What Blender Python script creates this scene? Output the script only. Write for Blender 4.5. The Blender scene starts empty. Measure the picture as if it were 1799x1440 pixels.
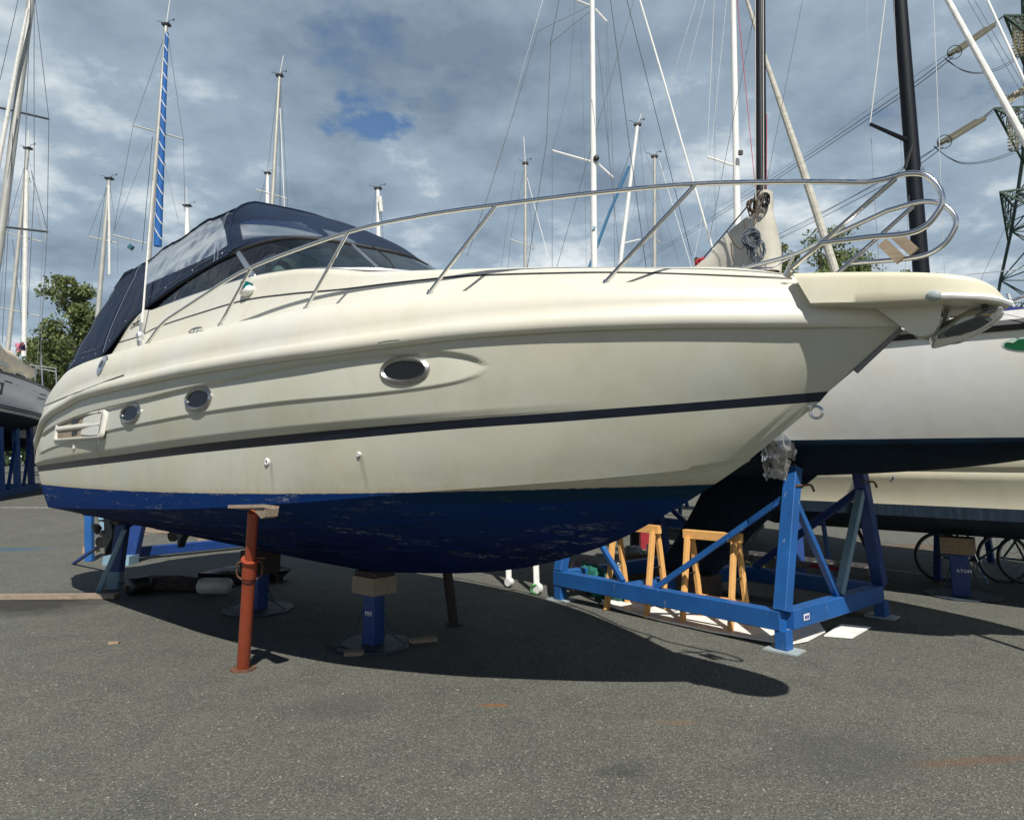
import bpy, bmesh, math, random
from mathutils import Vector, Matrix, noise
from mathutils.bvhtree import BVHTree
random.seed(7)
S = bpy.context.scene
COL = S.collection
PI = math.pi
R = math.radians
# ------------------------------------------------------------------ camera numbers (photo 1799 x 1440)
F, HOR, PIT, EYE = 1200.0, 805.0, math.radians(7.5), 1.7
CYP = HOR - F*math.tan(PIT)
CXP = 899.5
CAM = Vector((0, 0, EYE))
def ray(u, v):
    a = (u-CXP)/F; b = (CYP-v)/F
    return Vector((a, math.cos(PIT)-b*math.sin(PIT), math.sin(PIT)+b*math.cos(PIT)))
def gp(u, v, z=0.0):
    r = ray(u, v); return CAM + r*((z-EYE)/r.z)
def at(u, v, Y):
    r = ray(u, v); return CAM + r*(Y/r.y)
def proj(p):
    d = Vector(p)-CAM
    fw = d.y*math.cos(PIT)+d.z*math.sin(PIT); up = -d.y*math.sin(PIT)+d.z*math.cos(PIT)
    return CXP+F*d.x/fw, CYP-F*up/fw
# ------------------------------------------------------------------ tagging
def tag(o, label=None, cat=None, group=None, kind=None):
    if label: o['label'] = label
    if cat: o['category'] = cat
    if group: o['group'] = group
    if kind: o['kind'] = kind
    return o
def empty(name, loc=(0,0,0), rz=0.0, label=None, cat=None, group=None):
    o = bpy.data.objects.new(name, None); COL.objects.link(o)
    o.location = loc; o.rotation_euler = (0, 0, rz); o.empty_display_size = .2
    return tag(o, label, cat, group)
def copy_tree(o, parent=None):
    c = o.copy(); COL.objects.link(c); c.parent = parent
    for ch in list(o.children): copy_tree(ch, c)
    return c
# ------------------------------------------------------------------ mesh builder
def frame_of(d, up=Vector((0,0,1))):
    d = Vector(d).normalized()
    if abs(d.dot(up)) > .98: up = Vector((0,1,0)) if abs(d.y) < .9 else Vector((1,0,0))
    x = d.cross(up).normalized(); y = x.cross(d).normalized()
    return x, y
class MB:
    def __init__(s): s.v = []; s.f = []; s.m = []; s.cur = 0
    def add(s, vs, fs):
        n = len(s.v); s.v += [tuple(p) for p in vs]
        for f in fs: s.f.append(tuple(i+n for i in f)); s.m.append(s.cur)
        return s
    def box(s, c, size, M=None):
        hx, hy, hz = size[0]/2, size[1]/2, size[2]/2
        vs = [Vector((x*hx, y*hy, z*hz)) for x in (-1,1) for y in (-1,1) for z in (-1,1)]
        if M is not None: vs = [M @ p for p in vs]
        c = Vector(c); vs = [p+c for p in vs]
        return s.add(vs, [(0,1,3,2),(4,6,7,5),(0,4,5,1),(2,3,7,6),(0,2,6,4),(1,5,7,3)])
    def bar(s, p, q, w, h, up=Vector((0,0,1)), bev=0.0):
        p = Vector(p); q = Vector(q); x, y = frame_of(q-p, Vector(up))
        b = min(bev, w*.3, h*.3)
        if b > 0:
            prof = [(w/2-b,-h/2),(w/2,-h/2+b),(w/2,h/2-b),(w/2-b,h/2),(-w/2+b,h/2),(-w/2,h/2-b),(-w/2,-h/2+b),(-w/2+b,-h/2)]
        else: prof = [(w/2,-h/2),(w/2,h/2),(-w/2,h/2),(-w/2,-h/2)]
        n = len(prof)
        vs = [p+x*a+y*c for a,c in prof]+[q+x*a+y*c for a,c in prof]
        fs = [(i,(i+1)%n,n+(i+1)%n,n+i) for i in range(n)]+[tuple(range(n-1,-1,-1)),tuple(range(n,2*n))]
        return s.add(vs, fs)
    def tube(s, pts, r, n=10, closed=False, caps=True, rfun=None):
        pts = [Vector(p) for p in pts]; m = len(pts); vs = []; X = None
        for i, p in enumerate(pts):
            a = pts[(i-1) % m] if (i > 0 or closed) else p
            b = pts[(i+1) % m] if (i < m-1 or closed) else p
            d = (b-a)
            if d.length < 1e-9: d = Vector((0,0,1))
            d.normalize()
            if X is None: X, Y = frame_of(d)
            else:
                X = (X-d*X.dot(d))
                if X.length < 1e-6: X, Y = frame_of(d)
                X.normalize()
            Y = d.cross(X)
            rr = rfun(i/(m-1)) if rfun else (r[i] if isinstance(r, (list,tuple)) else r)
            for k in range(n):
                t = 2*PI*k/n; vs.append(p+X*(math.cos(t)*rr)+Y*(math.sin(t)*rr))
        fs = []
        for i in range(m if closed else m-1):
            j = (i+1) % m
            for k in range(n):
                l = (k+1) % n; fs.append((i*n+k, i*n+l, j*n+l, j*n+k))
        if caps and not closed:
            fs.append(tuple(range(n-1,-1,-1))); fs.append(tuple(range((m-1)*n, m*n)))
        return s.add(vs, fs)
    def cyl(s, p, q, r, n=16, r2=None):
        return s.tube([p, q], [r, r if r2 is None else r2], n)
    def grid(s, rows, flip=False, closev=False):
        n = len(rows[0]); vs = [p for r_ in rows for p in r_]; fs = []
        for i in range(len(rows)-1):
            for j in range(n if closev else n-1):
                k = (j+1) % n
                f = (i*n+j, i*n+k, (i+1)*n+k, (i+1)*n+j)
                fs.append(f[::-1] if flip else f)
        return s.add(vs, fs)
    def prism(s, poly, a, b):
        """poly: list of 3d points; extruded from +a to +b (vectors)"""
        a = Vector(a); b = Vector(b); n = len(poly)
        vs = [Vector(p)+a for p in poly]+[Vector(p)+b for p in poly]
        fs = [(i,(i+1)%n,n+(i+1)%n,n+i) for i in range(n)]+[tuple(range(n-1,-1,-1)),tuple(range(n,2*n))]
        return s.add(vs, fs)
    def lathe(s, prof, c=(0,0,0), M=None, n=20):
        rows = []
        for k in range(n):
            t = 2*PI*k/n; row = []
            for r_, z in prof:
                p = Vector((r_*math.cos(t), r_*math.sin(t), z))
                if M is not None: p = M @ p
                row.append(p+Vector(c))
            rows.append(row)
        rows.append(rows[0]); return s.grid(rows)
    def blob(s, c, size, M=None, nu=14, nv=9, amp=.1, freq=2.0, seed=0):
        rows = []
        c = Vector(c)
        for i in range(nv+1):
            th = PI*i/nv; row = []
            for j in range(nu):
                ph = 2*PI*j/nu
                d = Vector((math.sin(th)*math.cos(ph), math.sin(th)*math.sin(ph), math.cos(th)))
                k = 1+amp*noise.noise(d*freq+Vector((seed*7.1, seed*3.3, seed)))
                p = Vector((d.x*size[0]*k, d.y*size[1]*k, d.z*size[2]*k))
                if M is not None: p = M @ p
                row.append(c+p)
            rows.append(row)
        return s.grid(rows, closev=True)
    def build(s, name, mats, parent=None, smooth=True, angle=32, merge=0.0, fixn=True):
        me = bpy.data.meshes.new(name); me.from_pydata(s.v, [], s.f)
        if not isinstance(mats, (list,tuple)): mats = [mats]
        for m in mats: me.materials.append(m)
        for p, k in zip(me.polygons, s.m): p.material_index = min(k, len(mats)-1)
        if merge > 0 or fixn:
            bm = bmesh.new(); bm.from_mesh(me)
            if merge > 0: bmesh.ops.remove_doubles(bm, verts=bm.verts, dist=merge)
            bmesh.ops.dissolve_degenerate(bm, edges=bm.edges, dist=1e-6)
            if fixn: bmesh.ops.recalc_face_normals(bm, faces=bm.faces)
            bm.to_mesh(me); bm.free()
        if smooth:
            for p in me.polygons: p.use_smooth = True
            me.set_sharp_from_angle(angle=R(angle))
        me.update()
        o = bpy.data.objects.new(name, me); COL.objects.link(o)
        if parent is not None: o.parent = parent
        return o
def catmull(pts, n=8, closed=False):
    pts = [Vector(p) for p in pts]; out = []; m = len(pts)
    for i in range(m if closed else m-1):
        if closed: p0,p1,p2,p3 = pts[(i-1)%m],pts[i],pts[(i+1)%m],pts[(i+2)%m]
        else: p0,p1,p2,p3 = pts[max(i-1,0)],pts[i],pts[i+1],pts[min(i+2,m-1)]
        for k in range(n):
            t = k/n
            out.append(.5*((2*p1)+(p2-p0)*t+(2*p0-5*p1+4*p2-p3)*t*t+(3*p1-p0-3*p2+p3)*t*t*t))
    if not closed: out.append(pts[-1])
    return out
def fillet(pts, r, n=6):
    """polyline with rounded corners"""
    pts = [Vector(p) for p in pts]; out = [pts[0]]
    for i in range(1, len(pts)-1):
        a, b, c = pts[i-1], pts[i], pts[i+1]
        d1 = a-b; d2 = c-b; k = min(r, d1.length*.45, d2.length*.45)
        p = b+d1.normalized()*k; q = b+d2.normalized()*k
        for j in range(n+1):
            t = j/n; out.append(p*(1-t)**2+b*2*t*(1-t)+q*t*t)
    out.append(pts[-1]); return out
def pchip(pts):
    xs = [p[0] for p in pts]; ys = [p[1] for p in pts]; n = len(xs)
    h = [xs[i+1]-xs[i] for i in range(n-1)]; d = [(ys[i+1]-ys[i])/h[i] for i in range(n-1)]
    m = [0]*n; m[0] = d[0]; m[-1] = d[-1]
    for i in range(1, n-1):
        if d[i-1]*d[i] <= 0: m[i] = 0
        else:
            w1 = 2*h[i]+h[i-1]; w2 = h[i]+2*h[i-1]; m[i] = (w1+w2)/(w1/d[i-1]+w2/d[i])
    def f(x):
        if x <= xs[0]: return ys[0]+m[0]*(x-xs[0])
        if x >= xs[-1]: return ys[-1]+m[-1]*(x-xs[-1])
        i = 0
        while x > xs[i+1]: i += 1
        t = (x-xs[i])/h[i]
        return ((1+2*t)*(1-t)**2*ys[i]+t*(1-t)**2*h[i]*m[i]+t*t*(3-2*t)*ys[i+1]+t*t*(t-1)*h[i]*m[i+1])
    return f
def sst(a, b, x):
    t = max(0, min(1, (x-a)/(b-a))); return t*t*(3-2*t)
# ------------------------------------------------------------------ materials
MATS = {}
def nd(nt, t, **kw):
    n = nt.nodes.new(t)
    for k, v in kw.items():
        if k in n.inputs: n.inputs[k].default_value = v
        else: setattr(n, k, v)
    return n
def mat(name, col, rough=.5, metal=0.0, var=.0, vscale=6.0, col2=None, bump=0.0, bscale=60.0, spec=.5, coat=0.0,
        rvar=0.0, stretch=(1,1,1), thr=(.35,.65), detail=5.0):
    if name in MATS: return MATS[name]
    m = bpy.data.materials.new(name); m.use_nodes = True; nt = m.node_tree
    b = nt.nodes['Principled BSDF']; L = nt.links.new
    c = (*col, 1)
    b.inputs['Base Color'].default_value = c; b.inputs['Roughness'].default_value = rough
    b.inputs['Metallic'].default_value = metal; b.inputs['Specular IOR Level'].default_value = spec
    b.inputs['Coat Weight'].default_value = coat; b.inputs['Coat Roughness'].default_value = .12
    tc = nd(nt, 'ShaderNodeTexCoord'); mp = nd(nt, 'ShaderNodeMapping'); mp.inputs['Scale'].default_value = stretch
    L(tc.outputs['Object'], mp.inputs['Vector'])
    if var > 0 or col2:
        n = nd(nt, 'ShaderNodeTexNoise', Scale=vscale, Detail=detail, Roughness=.6); L(mp.outputs[0], n.inputs['Vector'])
        r = nd(nt, 'ShaderNodeMapRange'); r.inputs[1].default_value = thr[0]; r.inputs[2].default_value = thr[1]
        L(n.outputs['Fac'], r.inputs[0])
        mx = nd(nt, 'ShaderNodeMix', data_type='RGBA')
        c2 = col2 if col2 else tuple(x*(1-var) for x in col)
        mx.inputs[6].default_value = c; mx.inputs[7].default_value = (*c2, 1)
        L(r.outputs[0], mx.inputs[0]); L(mx.outputs[2], b.inputs['Base Color'])
        if rvar:
            rr = nd(nt, 'ShaderNodeMapRange'); rr.inputs[3].default_value = rough; rr.inputs[4].default_value = rough+rvar
            L(r.outputs[0], rr.inputs[0]); L(rr.outputs[0], b.inputs['Roughness'])
    if bump > 0:
        n2 = nd(nt, 'ShaderNodeTexNoise', Scale=bscale, Detail=4.0); L(mp.outputs[0], n2.inputs['Vector'])
        bp = nd(nt, 'ShaderNodeBump', Strength=bump, Distance=.01); L(n2.outputs['Fac'], bp.inputs['Height'])
        L(bp.outputs[0], b.inputs['Normal'])
    MATS[name] = m; return m
def math_n(nt, op, a, b=None, c=None):
    n = nd(nt, 'ShaderNodeMath', operation=op)
    for i, x in enumerate((a, b, c)):
        if x is None: continue
        if hasattr(x, 'node'): nt.links.new(x, n.inputs[i])
        else: n.inputs[i].default_value = x
    return n.outputs[0]
def mix_n(nt, fac, a, b):
    n = nd(nt, 'ShaderNodeMix', data_type='RGBA')
    for i, x in ((0, fac), (6, a), (7, b)):
        if hasattr(x, 'node'): nt.links.new(x, n.inputs[i])
        else: n.inputs[i].default_value = x if i == 0 else (*x, 1)
    return n.outputs[2]
def mr_n(nt, x, a, b, c=0.0, d=1.0):
    n = nd(nt, 'ShaderNodeMapRange'); nt.links.new(x, n.inputs[0])
    for i, q in zip((1,2,3,4), (a,b,c,d)): n.inputs[i].default_value = q
    return n.outputs[0]
def noise_n(nt, vec, scale, detail=4.0, rough=.55, stretch=None, out='Fac'):
    if stretch:
        mp = nd(nt, 'ShaderNodeMapping'); mp.inputs['Scale'].default_value = stretch; nt.links.new(vec, mp.inputs[0]); vec = mp.outputs[0]
    n = nd(nt, 'ShaderNodeTexNoise', Scale=scale, Detail=detail, Roughness=rough); nt.links.new(vec, n.inputs['Vector'])
    return n.outputs[out]
def newmat(name):
    m = bpy.data.materials.new(name); m.use_nodes = True; MATS[name] = m
    nt = m.node_tree; b = nt.nodes['Principled BSDF']; tc = nd(nt, 'ShaderNodeTexCoord')
    return m, nt, b, tc.outputs['Object'], nt.links.new
def glassmat(name, tint, gloss=.12, body=0.0, bodycol=(.1,.1,.1), rough=.03):
    """thin see-through sheet: tinted transparency, a little diffuse body and a fresnel reflection"""
    m, nt, b, obj, L = newmat(name)
    nt.nodes.remove(b); out = nt.nodes['Material Output']
    t = nd(nt, 'ShaderNodeBsdfTransparent'); t.inputs[0].default_value = (*tint, 1)
    d = nd(nt, 'ShaderNodeBsdfDiffuse'); d.inputs[0].default_value = (*bodycol, 1)
    g = nd(nt, 'ShaderNodeBsdfGlossy'); g.inputs['Roughness'].default_value = rough
    m1 = nd(nt, 'ShaderNodeMixShader'); m1.inputs[0].default_value = body; L(t.outputs[0], m1.inputs[1]); L(d.outputs[0], m1.inputs[2])
    fr = nd(nt, 'ShaderNodeFresnel', IOR=1.5)
    fac = math_n(nt, 'ADD', fr.outputs[0], gloss-.04)
    m2 = nd(nt, 'ShaderNodeMixShader'); L(fac, m2.inputs[0]); L(m1.outputs[0], m2.inputs[1]); L(g.outputs[0], m2.inputs[2])
    n2 = noise_n(nt, obj, 5.0, 3.0); bp = nd(nt, 'ShaderNodeBump', Strength=.25, Distance=.02); L(n2, bp.inputs['Height'])
    L(bp.outputs[0], g.inputs['Normal']); L(m2.outputs[0], out.inputs[0])
    return m
# ================================================================== MATERIALS
WLK = (1.43, .024, .003)   # water line of the cruiser: z = a + b*x + c*x*x (boat axes)
def gelcoat(name, base, hull=False):
    m, nt, b, obj, L = newmat(name)
    n1 = noise_n(nt, obj, 1.3, 4.0); n2 = noise_n(nt, obj, 9.0, 6.0, .6, (.7,.7,.35)); n3 = noise_n(nt, obj, 60.0, 3.0)
    warm = tuple(x*y for x, y in zip(base, (1.0,.97,.88))); dirt = tuple(x*y for x, y in zip(base, (.80,.78,.68)))
    c = mix_n(nt, mr_n(nt, n1, .35, .65), base, warm)
    c = mix_n(nt, mr_n(nt, n2, .48, .78, 0, .35), c, dirt)
    n5 = noise_n(nt, obj, 18.0, 4.0, .6, (1,1,.05)); n6 = noise_n(nt, obj, 1.1, 3.0)
    c = mix_n(nt, math_n(nt, 'MULTIPLY', mr_n(nt, n5, .58, .74, 0, .2), mr_n(nt, n6, .45, .6)), c, tuple(x*y for x, y in zip(base, (.72,.68,.55))))
    b.inputs['Roughness'].default_value = .38; b.inputs['Specular IOR Level'].default_value = .35
    if hull:
        sp = nd(nt, 'ShaderNodeSeparateXYZ'); L(obj, sp.inputs[0])
        wl = math_n(nt, 'MULTIPLY_ADD', sp.outputs[0], math_n(nt, 'MULTIPLY_ADD', sp.outputs[0], WLK[2], WLK[1]), WLK[0])
        h = math_n(nt, 'SUBTRACT', sp.outputs[2], wl)
        nw = noise_n(nt, obj, 14.0, 5.0, .65, (1,1,.4)); jig = math_n(nt, 'MULTIPLY_ADD', nw, .012, -.006)
        hj = math_n(nt, 'ADD', h, jig)
        # waterline stain and run-down streaks above the paint
        st = noise_n(nt, obj, 16.0, 4.0, .6, (1,1,.06))
        stf = math_n(nt, 'MULTIPLY', mr_n(nt, hj, .0, .22, .38, 0), mr_n(nt, st, .48, .75))
        c = mix_n(nt, stf, c, (.36,.28,.15))
        edge = mr_n(nt, hj, .0, .05, .45, 0)
        c = mix_n(nt, edge, c, (.40,.31,.17))
        # run-down dirt below the fittings
        for x0, z0 in ((-3.40,1.82),(-2.62,1.87),(.52,1.67),(1.40,1.72)):
            dx = math_n(nt, 'ABSOLUTE', math_n(nt, 'ADD', math_n(nt, 'SUBTRACT', sp.outputs[0], x0), math_n(nt, 'MULTIPLY_ADD', nw, .05, -.025)))
            k_ = math_n(nt, 'MULTIPLY', mr_n(nt, dx, .006, .03, .45, 0), math_n(nt, 'MULTIPLY', mr_n(nt, sp.outputs[2], z0-.30, z0-.03, 0, 1), math_n(nt, 'LESS_THAN', sp.outputs[2], z0)))
            c = mix_n(nt, k_, c, (.17,.15,.10))
        # antifouling
        na = noise_n(nt, obj, 2.2, 5.0, .6); nb = noise_n(nt, obj, 7.0, 8.0, .72, (.30,.30,2.0)); nc = noise_n(nt, obj, 40.0, 6.0, .7, (.5,.5,1.6)); nm_ = noise_n(nt, obj, .9, 3.0, .5)
        blue = mix_n(nt, mr_n(nt, na, .35, .68), (.0012,.012,.085), (.001,.007,.045))
        dp = mr_n(nt, h, -.45, -.1, 0, 1)
        blue_lit = mix_n(nt, mr_n(nt, nb, .45, .75), (.0015,.026,.125), (.0015,.018,.085))
        blue = mix_n(nt, dp, blue, blue_lit)  # sunlit blue painted in towards the waterline, shaded blue below it
        # worn, scuffed flecks
        wear = math_n(nt, 'MULTIPLY', mr_n(nt, nb, .55, .62), mr_n(nt, nc, .47, .58))
        wear = math_n(nt, 'MULTIPLY', wear, mr_n(nt, nm_, .34, .52))
        blue = mix_n(nt, math_n(nt, 'MULTIPLY', wear, .5), blue, (.33,.37,.40))
        # greenish scum line at the bow
        gr = math_n(nt, 'MULTIPLY', mr_n(nt, sp.outputs[0], 1.3, 2.2), mr_n(nt, hj, -.10, -.07, 0, 1))
        blue = mix_n(nt, math_n(nt, 'MULTIPLY', gr, .8), blue, (.004,.026,.042))
        f = mr_n(nt, hj, -.003, .003)
        c = mix_n(nt, f, blue, c)
        rg = mr_n(nt, hj, -.003, .003, .75, .34); L(rg, b.inputs['Roughness']); L(mr_n(nt, hj, -.003, .003, .12, .35), b.inputs['Specular IOR Level'])
    L(c, b.inputs['Base Color'])
    bp = nd(nt, 'ShaderNodeBump', Strength=.05, Distance=.01); L(n3, bp.inputs['Height'])
    n4 = noise_n(nt, obj, 2.0, 2.0); bp2 = nd(nt, 'ShaderNodeBump', Strength=.12, Distance=.05); L(n4, bp2.inputs['Height']); L(bp.outputs[0], bp2.inputs['Normal'])
    L(bp2.outputs[0], b.inputs['Normal'])
    return m
M_hull = gelcoat('cream_hull_gelcoat', (.475,.48,.415), True)
M_deck = gelcoat('cream_deck_gelcoat', (.60,.595,.535))
M_plat = gelcoat('cream_platform_gelcoat', (.64,.62,.51))
M_stripe = mat('navy_stripe', (.006,.010,.022), .3, var=.3, vscale=8)
M_pin = mat('black_pinstripe', (.02,.02,.025), .4)
M_steel = mat('polished_steel', (.72,.72,.70), .13, 1.0, var=.12, vscale=14, rvar=.12)
M_alu = mat('brushed_aluminium', (.70,.72,.74), .35, 1.0, var=.15, vscale=10)
M_ring = mat('brushed_port_rim', (.50,.50,.49), .32, 1.0, var=.2, vscale=16)
M_canvas = None
def canvas(name, base):
    m, nt, b, obj, L = newmat(name)
    n1 = noise_n(nt, obj, 1.7, 5.0); n2 = noise_n(nt, obj, 220.0, 2.0); n3 = noise_n(nt, obj, 3.5, 3.0, .5, (1,1,.5))
    L(mix_n(nt, mr_n(nt, n1, .3, .7), base, tuple(min(1, x*1.5+.002) for x in base)), b.inputs['Base Color'])
    b.inputs['Roughness'].default_value = .85; b.inputs['Specular IOR Level'].default_value = .25
    b.inputs['Sheen Weight'].default_value = .03
    bp = nd(nt, 'ShaderNodeBump', Strength=.25, Distance=.003); L(n2, bp.inputs['Height'])
    bp2 = nd(nt, 'ShaderNodeBump', Strength=.5, Distance=.06); L(n3, bp2.inputs['Height']); L(bp.outputs[0], bp2.inputs['Normal'])
    L(bp2.outputs[0], b.inputs['Normal']); return m
M_canvas = canvas('navy_canvas', (.0045,.0125,.032))
M_bluecover = canvas('royal_blue_canvas', (.010,.014,.085))
M_sail = canvas('weathered_sailcloth', (.42,.40,.34))
M_cream_sail = canvas('cream_sailcloth', (.55,.48,.36))
M_vinyl = glassmat('clear_vinyl', (.20,.23,.27), .035, .40, (.065,.078,.10), .22)
M_glass = glassmat('smoked_glass', (.40,.50,.50), .10, .05, (.03,.04,.05), .02)
M_dplast = glassmat('dark_clear_plastic', (.55,.59,.58), .07, .30, (.12,.13,.13), .22)
M_plast = glassmat('wrinkled_clear_plastic', (.78,.81,.81), .14, .08, (.40,.41,.41), .10)
M_dark = mat('black_void', (.006,.006,.008), .35)
M_portglass = mat('dark_port_glass', (.003,.004,.006), .08, spec=.35)
M_rubber = mat('black_rubber', (.02,.02,.02), .7)
M_white = mat('white_plastic', (.75,.75,.72), .4, var=.12, vscale=20)
M_offw = gelcoat('offwhite_gelcoat', (.70,.715,.70))
M_navy = mat('navy_antifouling', (.0028,.0145,.031), .7, var=.5, vscale=5, bump=.15, bscale=30, spec=.15)
def painted(name, base, chip=(.30,.34,.36), rust=(.16,.06,.025)):
    m, nt, b, obj, L = newmat(name)
    n1 = noise_n(nt, obj, 3.0, 4.0); n2 = noise_n(nt, obj, 13.0, 8.0, .72, (1,1,.4)); n3 = noise_n(nt, obj, 22.0, 7.0, .75)
    c = mix_n(nt, mr_n(nt, n1, .3, .7), base, tuple(x*.75 for x in base))
    c = mix_n(nt, mr_n(nt, n2, .62, .70, 0, .7), c, chip)
    c = mix_n(nt, mr_n(nt, n3, .66, .72, 0, .9), c, rust)
    L(c, b.inputs['Base Color']); b.inputs['Roughness'].default_value = .5
    bp = nd(nt, 'ShaderNodeBump', Strength=.25, Distance=.006); L(n3, bp.inputs['Height']); L(bp.outputs[0], b.inputs['Normal'])
    return m
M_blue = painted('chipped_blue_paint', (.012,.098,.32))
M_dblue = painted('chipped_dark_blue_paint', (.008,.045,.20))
M_paleblue = painted('faded_pale_blue_paint', (.22,.36,.45), (.45,.45,.36))
M_redprop = painted('rusty_red_paint', (.32,.062,.026), (.40,.16,.09), (.13,.06,.03))
M_rust = mat('rusty_steel', (.16,.07,.035), .8, col2=(.07,.04,.03), vscale=20, bump=.3, bscale=60)
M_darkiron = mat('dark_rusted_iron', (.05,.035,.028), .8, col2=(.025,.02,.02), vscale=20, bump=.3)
M_dplate = mat('dark_blue_grey_steel', (.035,.06,.08), .6, col2=(.03,.04,.05), vscale=9, bump=.15)  # plate steel with shade put into the colour for base discs; also the anchor's grey
M_plate = mat('weathered_blue_grey_steel', (.34,.42,.45), .55, col2=(.30,.33,.32), vscale=9, bump=.15)
def wood(name, a, c2, sc=(3,3,30)):
    m, nt, b, obj, L = newmat(name)
    n1 = noise_n(nt, obj, 5.0, 6.0, .65, (1,1,1)); n2 = noise_n(nt, obj, 26.0, 6.0, .7, (.6,2.5,1.4)); n3 = noise_n(nt, obj, 9.0, 2.0)
    c = mix_n(nt, mr_n(nt, n2, .35, .68), a, c2)
    c = mix_n(nt, mr_n(nt, n1, .58, .74, 0, .6), c, tuple(x*.55 for x in c2))
    c = mix_n(nt, mr_n(nt, n3, .72, .76, 0, .8), c, tuple(x*.25 for x in c2))
    L(c, b.inputs['Base Color']); b.inputs['Roughness'].default_value = .75
    bp = nd(nt, 'ShaderNodeBump', Strength=.25, Distance=.004); L(n2, bp.inputs['Height']); L(bp.outputs[0], b.inputs['Normal'])
    return m
M_pine = wood('fresh_pine', (.80,.45,.155), (.64,.33,.10))
M_oldwood = wood('weathered_wood', (.30,.24,.17), (.19,.15,.11))
M_stump = wood('sawn_timber_block', (.36,.27,.17), (.22,.155,.095))
M_board = mat('scuffed_white_board', (.80,.80,.76), .5, col2=(.62,.60,.54), vscale=7, thr=(.5,.75), bump=.05)
M_green = mat('green_tarp_cloth', (.012,.165,.115), .75, col2=(.008,.095,.07), vscale=6, bump=.5, bscale=16)
M_pink = mat('faded_pink_cloth', (.34,.24,.24), .8, col2=(.24,.18,.18), vscale=12, bump=.4, bscale=30)
M_mastw = mat('white_painted_mast', (.78,.78,.74), .35, var=.1, vscale=2)
M_mastb = mat('black_carbon_mast', (.004,.005,.008), .5, var=.4, vscale=5)
M_mastnavy = mat('navy_painted_mast', (.002,.0045,.010), .6, var=.3, vscale=5, spec=.25)
M_masta = mat('anodised_mast', (.47,.47,.43), .45, .35, var=.15, vscale=3)
M_wire = mat('rigging_wire', (.20,.21,.22), .4, .6)
M_wired = mat('dark_rigging_line', (.035,.04,.05), .6)
M_wirew = mat('white_halyard', (.62,.62,.58), .6)
M_furl = mat('furled_white_sail', (.70,.69,.64), .8, var=.2, vscale=8)
M_orange = mat('dull_grey_engine', (.05,.055,.055), .55, var=.4, vscale=9)
M_prop = mat('bronze_grey_propeller', (.10,.09,.08), .4, .5, var=.3, vscale=12)
M_card = mat('brown_cardboard', (.24,.16,.085), .8, var=.2, vscale=6)
M_redbox = mat('faded_red_plastic', (.30,.02,.03), .5, var=.2)
M_black = mat('black_plastic', (.015,.015,.017), .45, var=.2, vscale=8)
M_rope = mat('blue_green_rope', (.015,.06,.08), .8)
M_redrope = mat('red_rope', (.55,.05,.06), .8, var=.3, vscale=40)
M_greyrope = mat('grey_blue_rope', (.10,.13,.16), .8, var=.4, vscale=40)
M_brownrope = mat('brown_rope', (.10,.065,.04), .8, var=.4, vscale=40)
M_fender = mat('grubby_fender', (.45,.44,.41), .5, var=.3, vscale=6)
M_greenlens = mat('green_lens', (.0,.10,.10), .1)
M_cush = mat('pale_cushion', (.50,.56,.48), .7, var=.1)
M_skin = mat('tan_leather', (.35,.20,.13), .6, var=.1)
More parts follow.
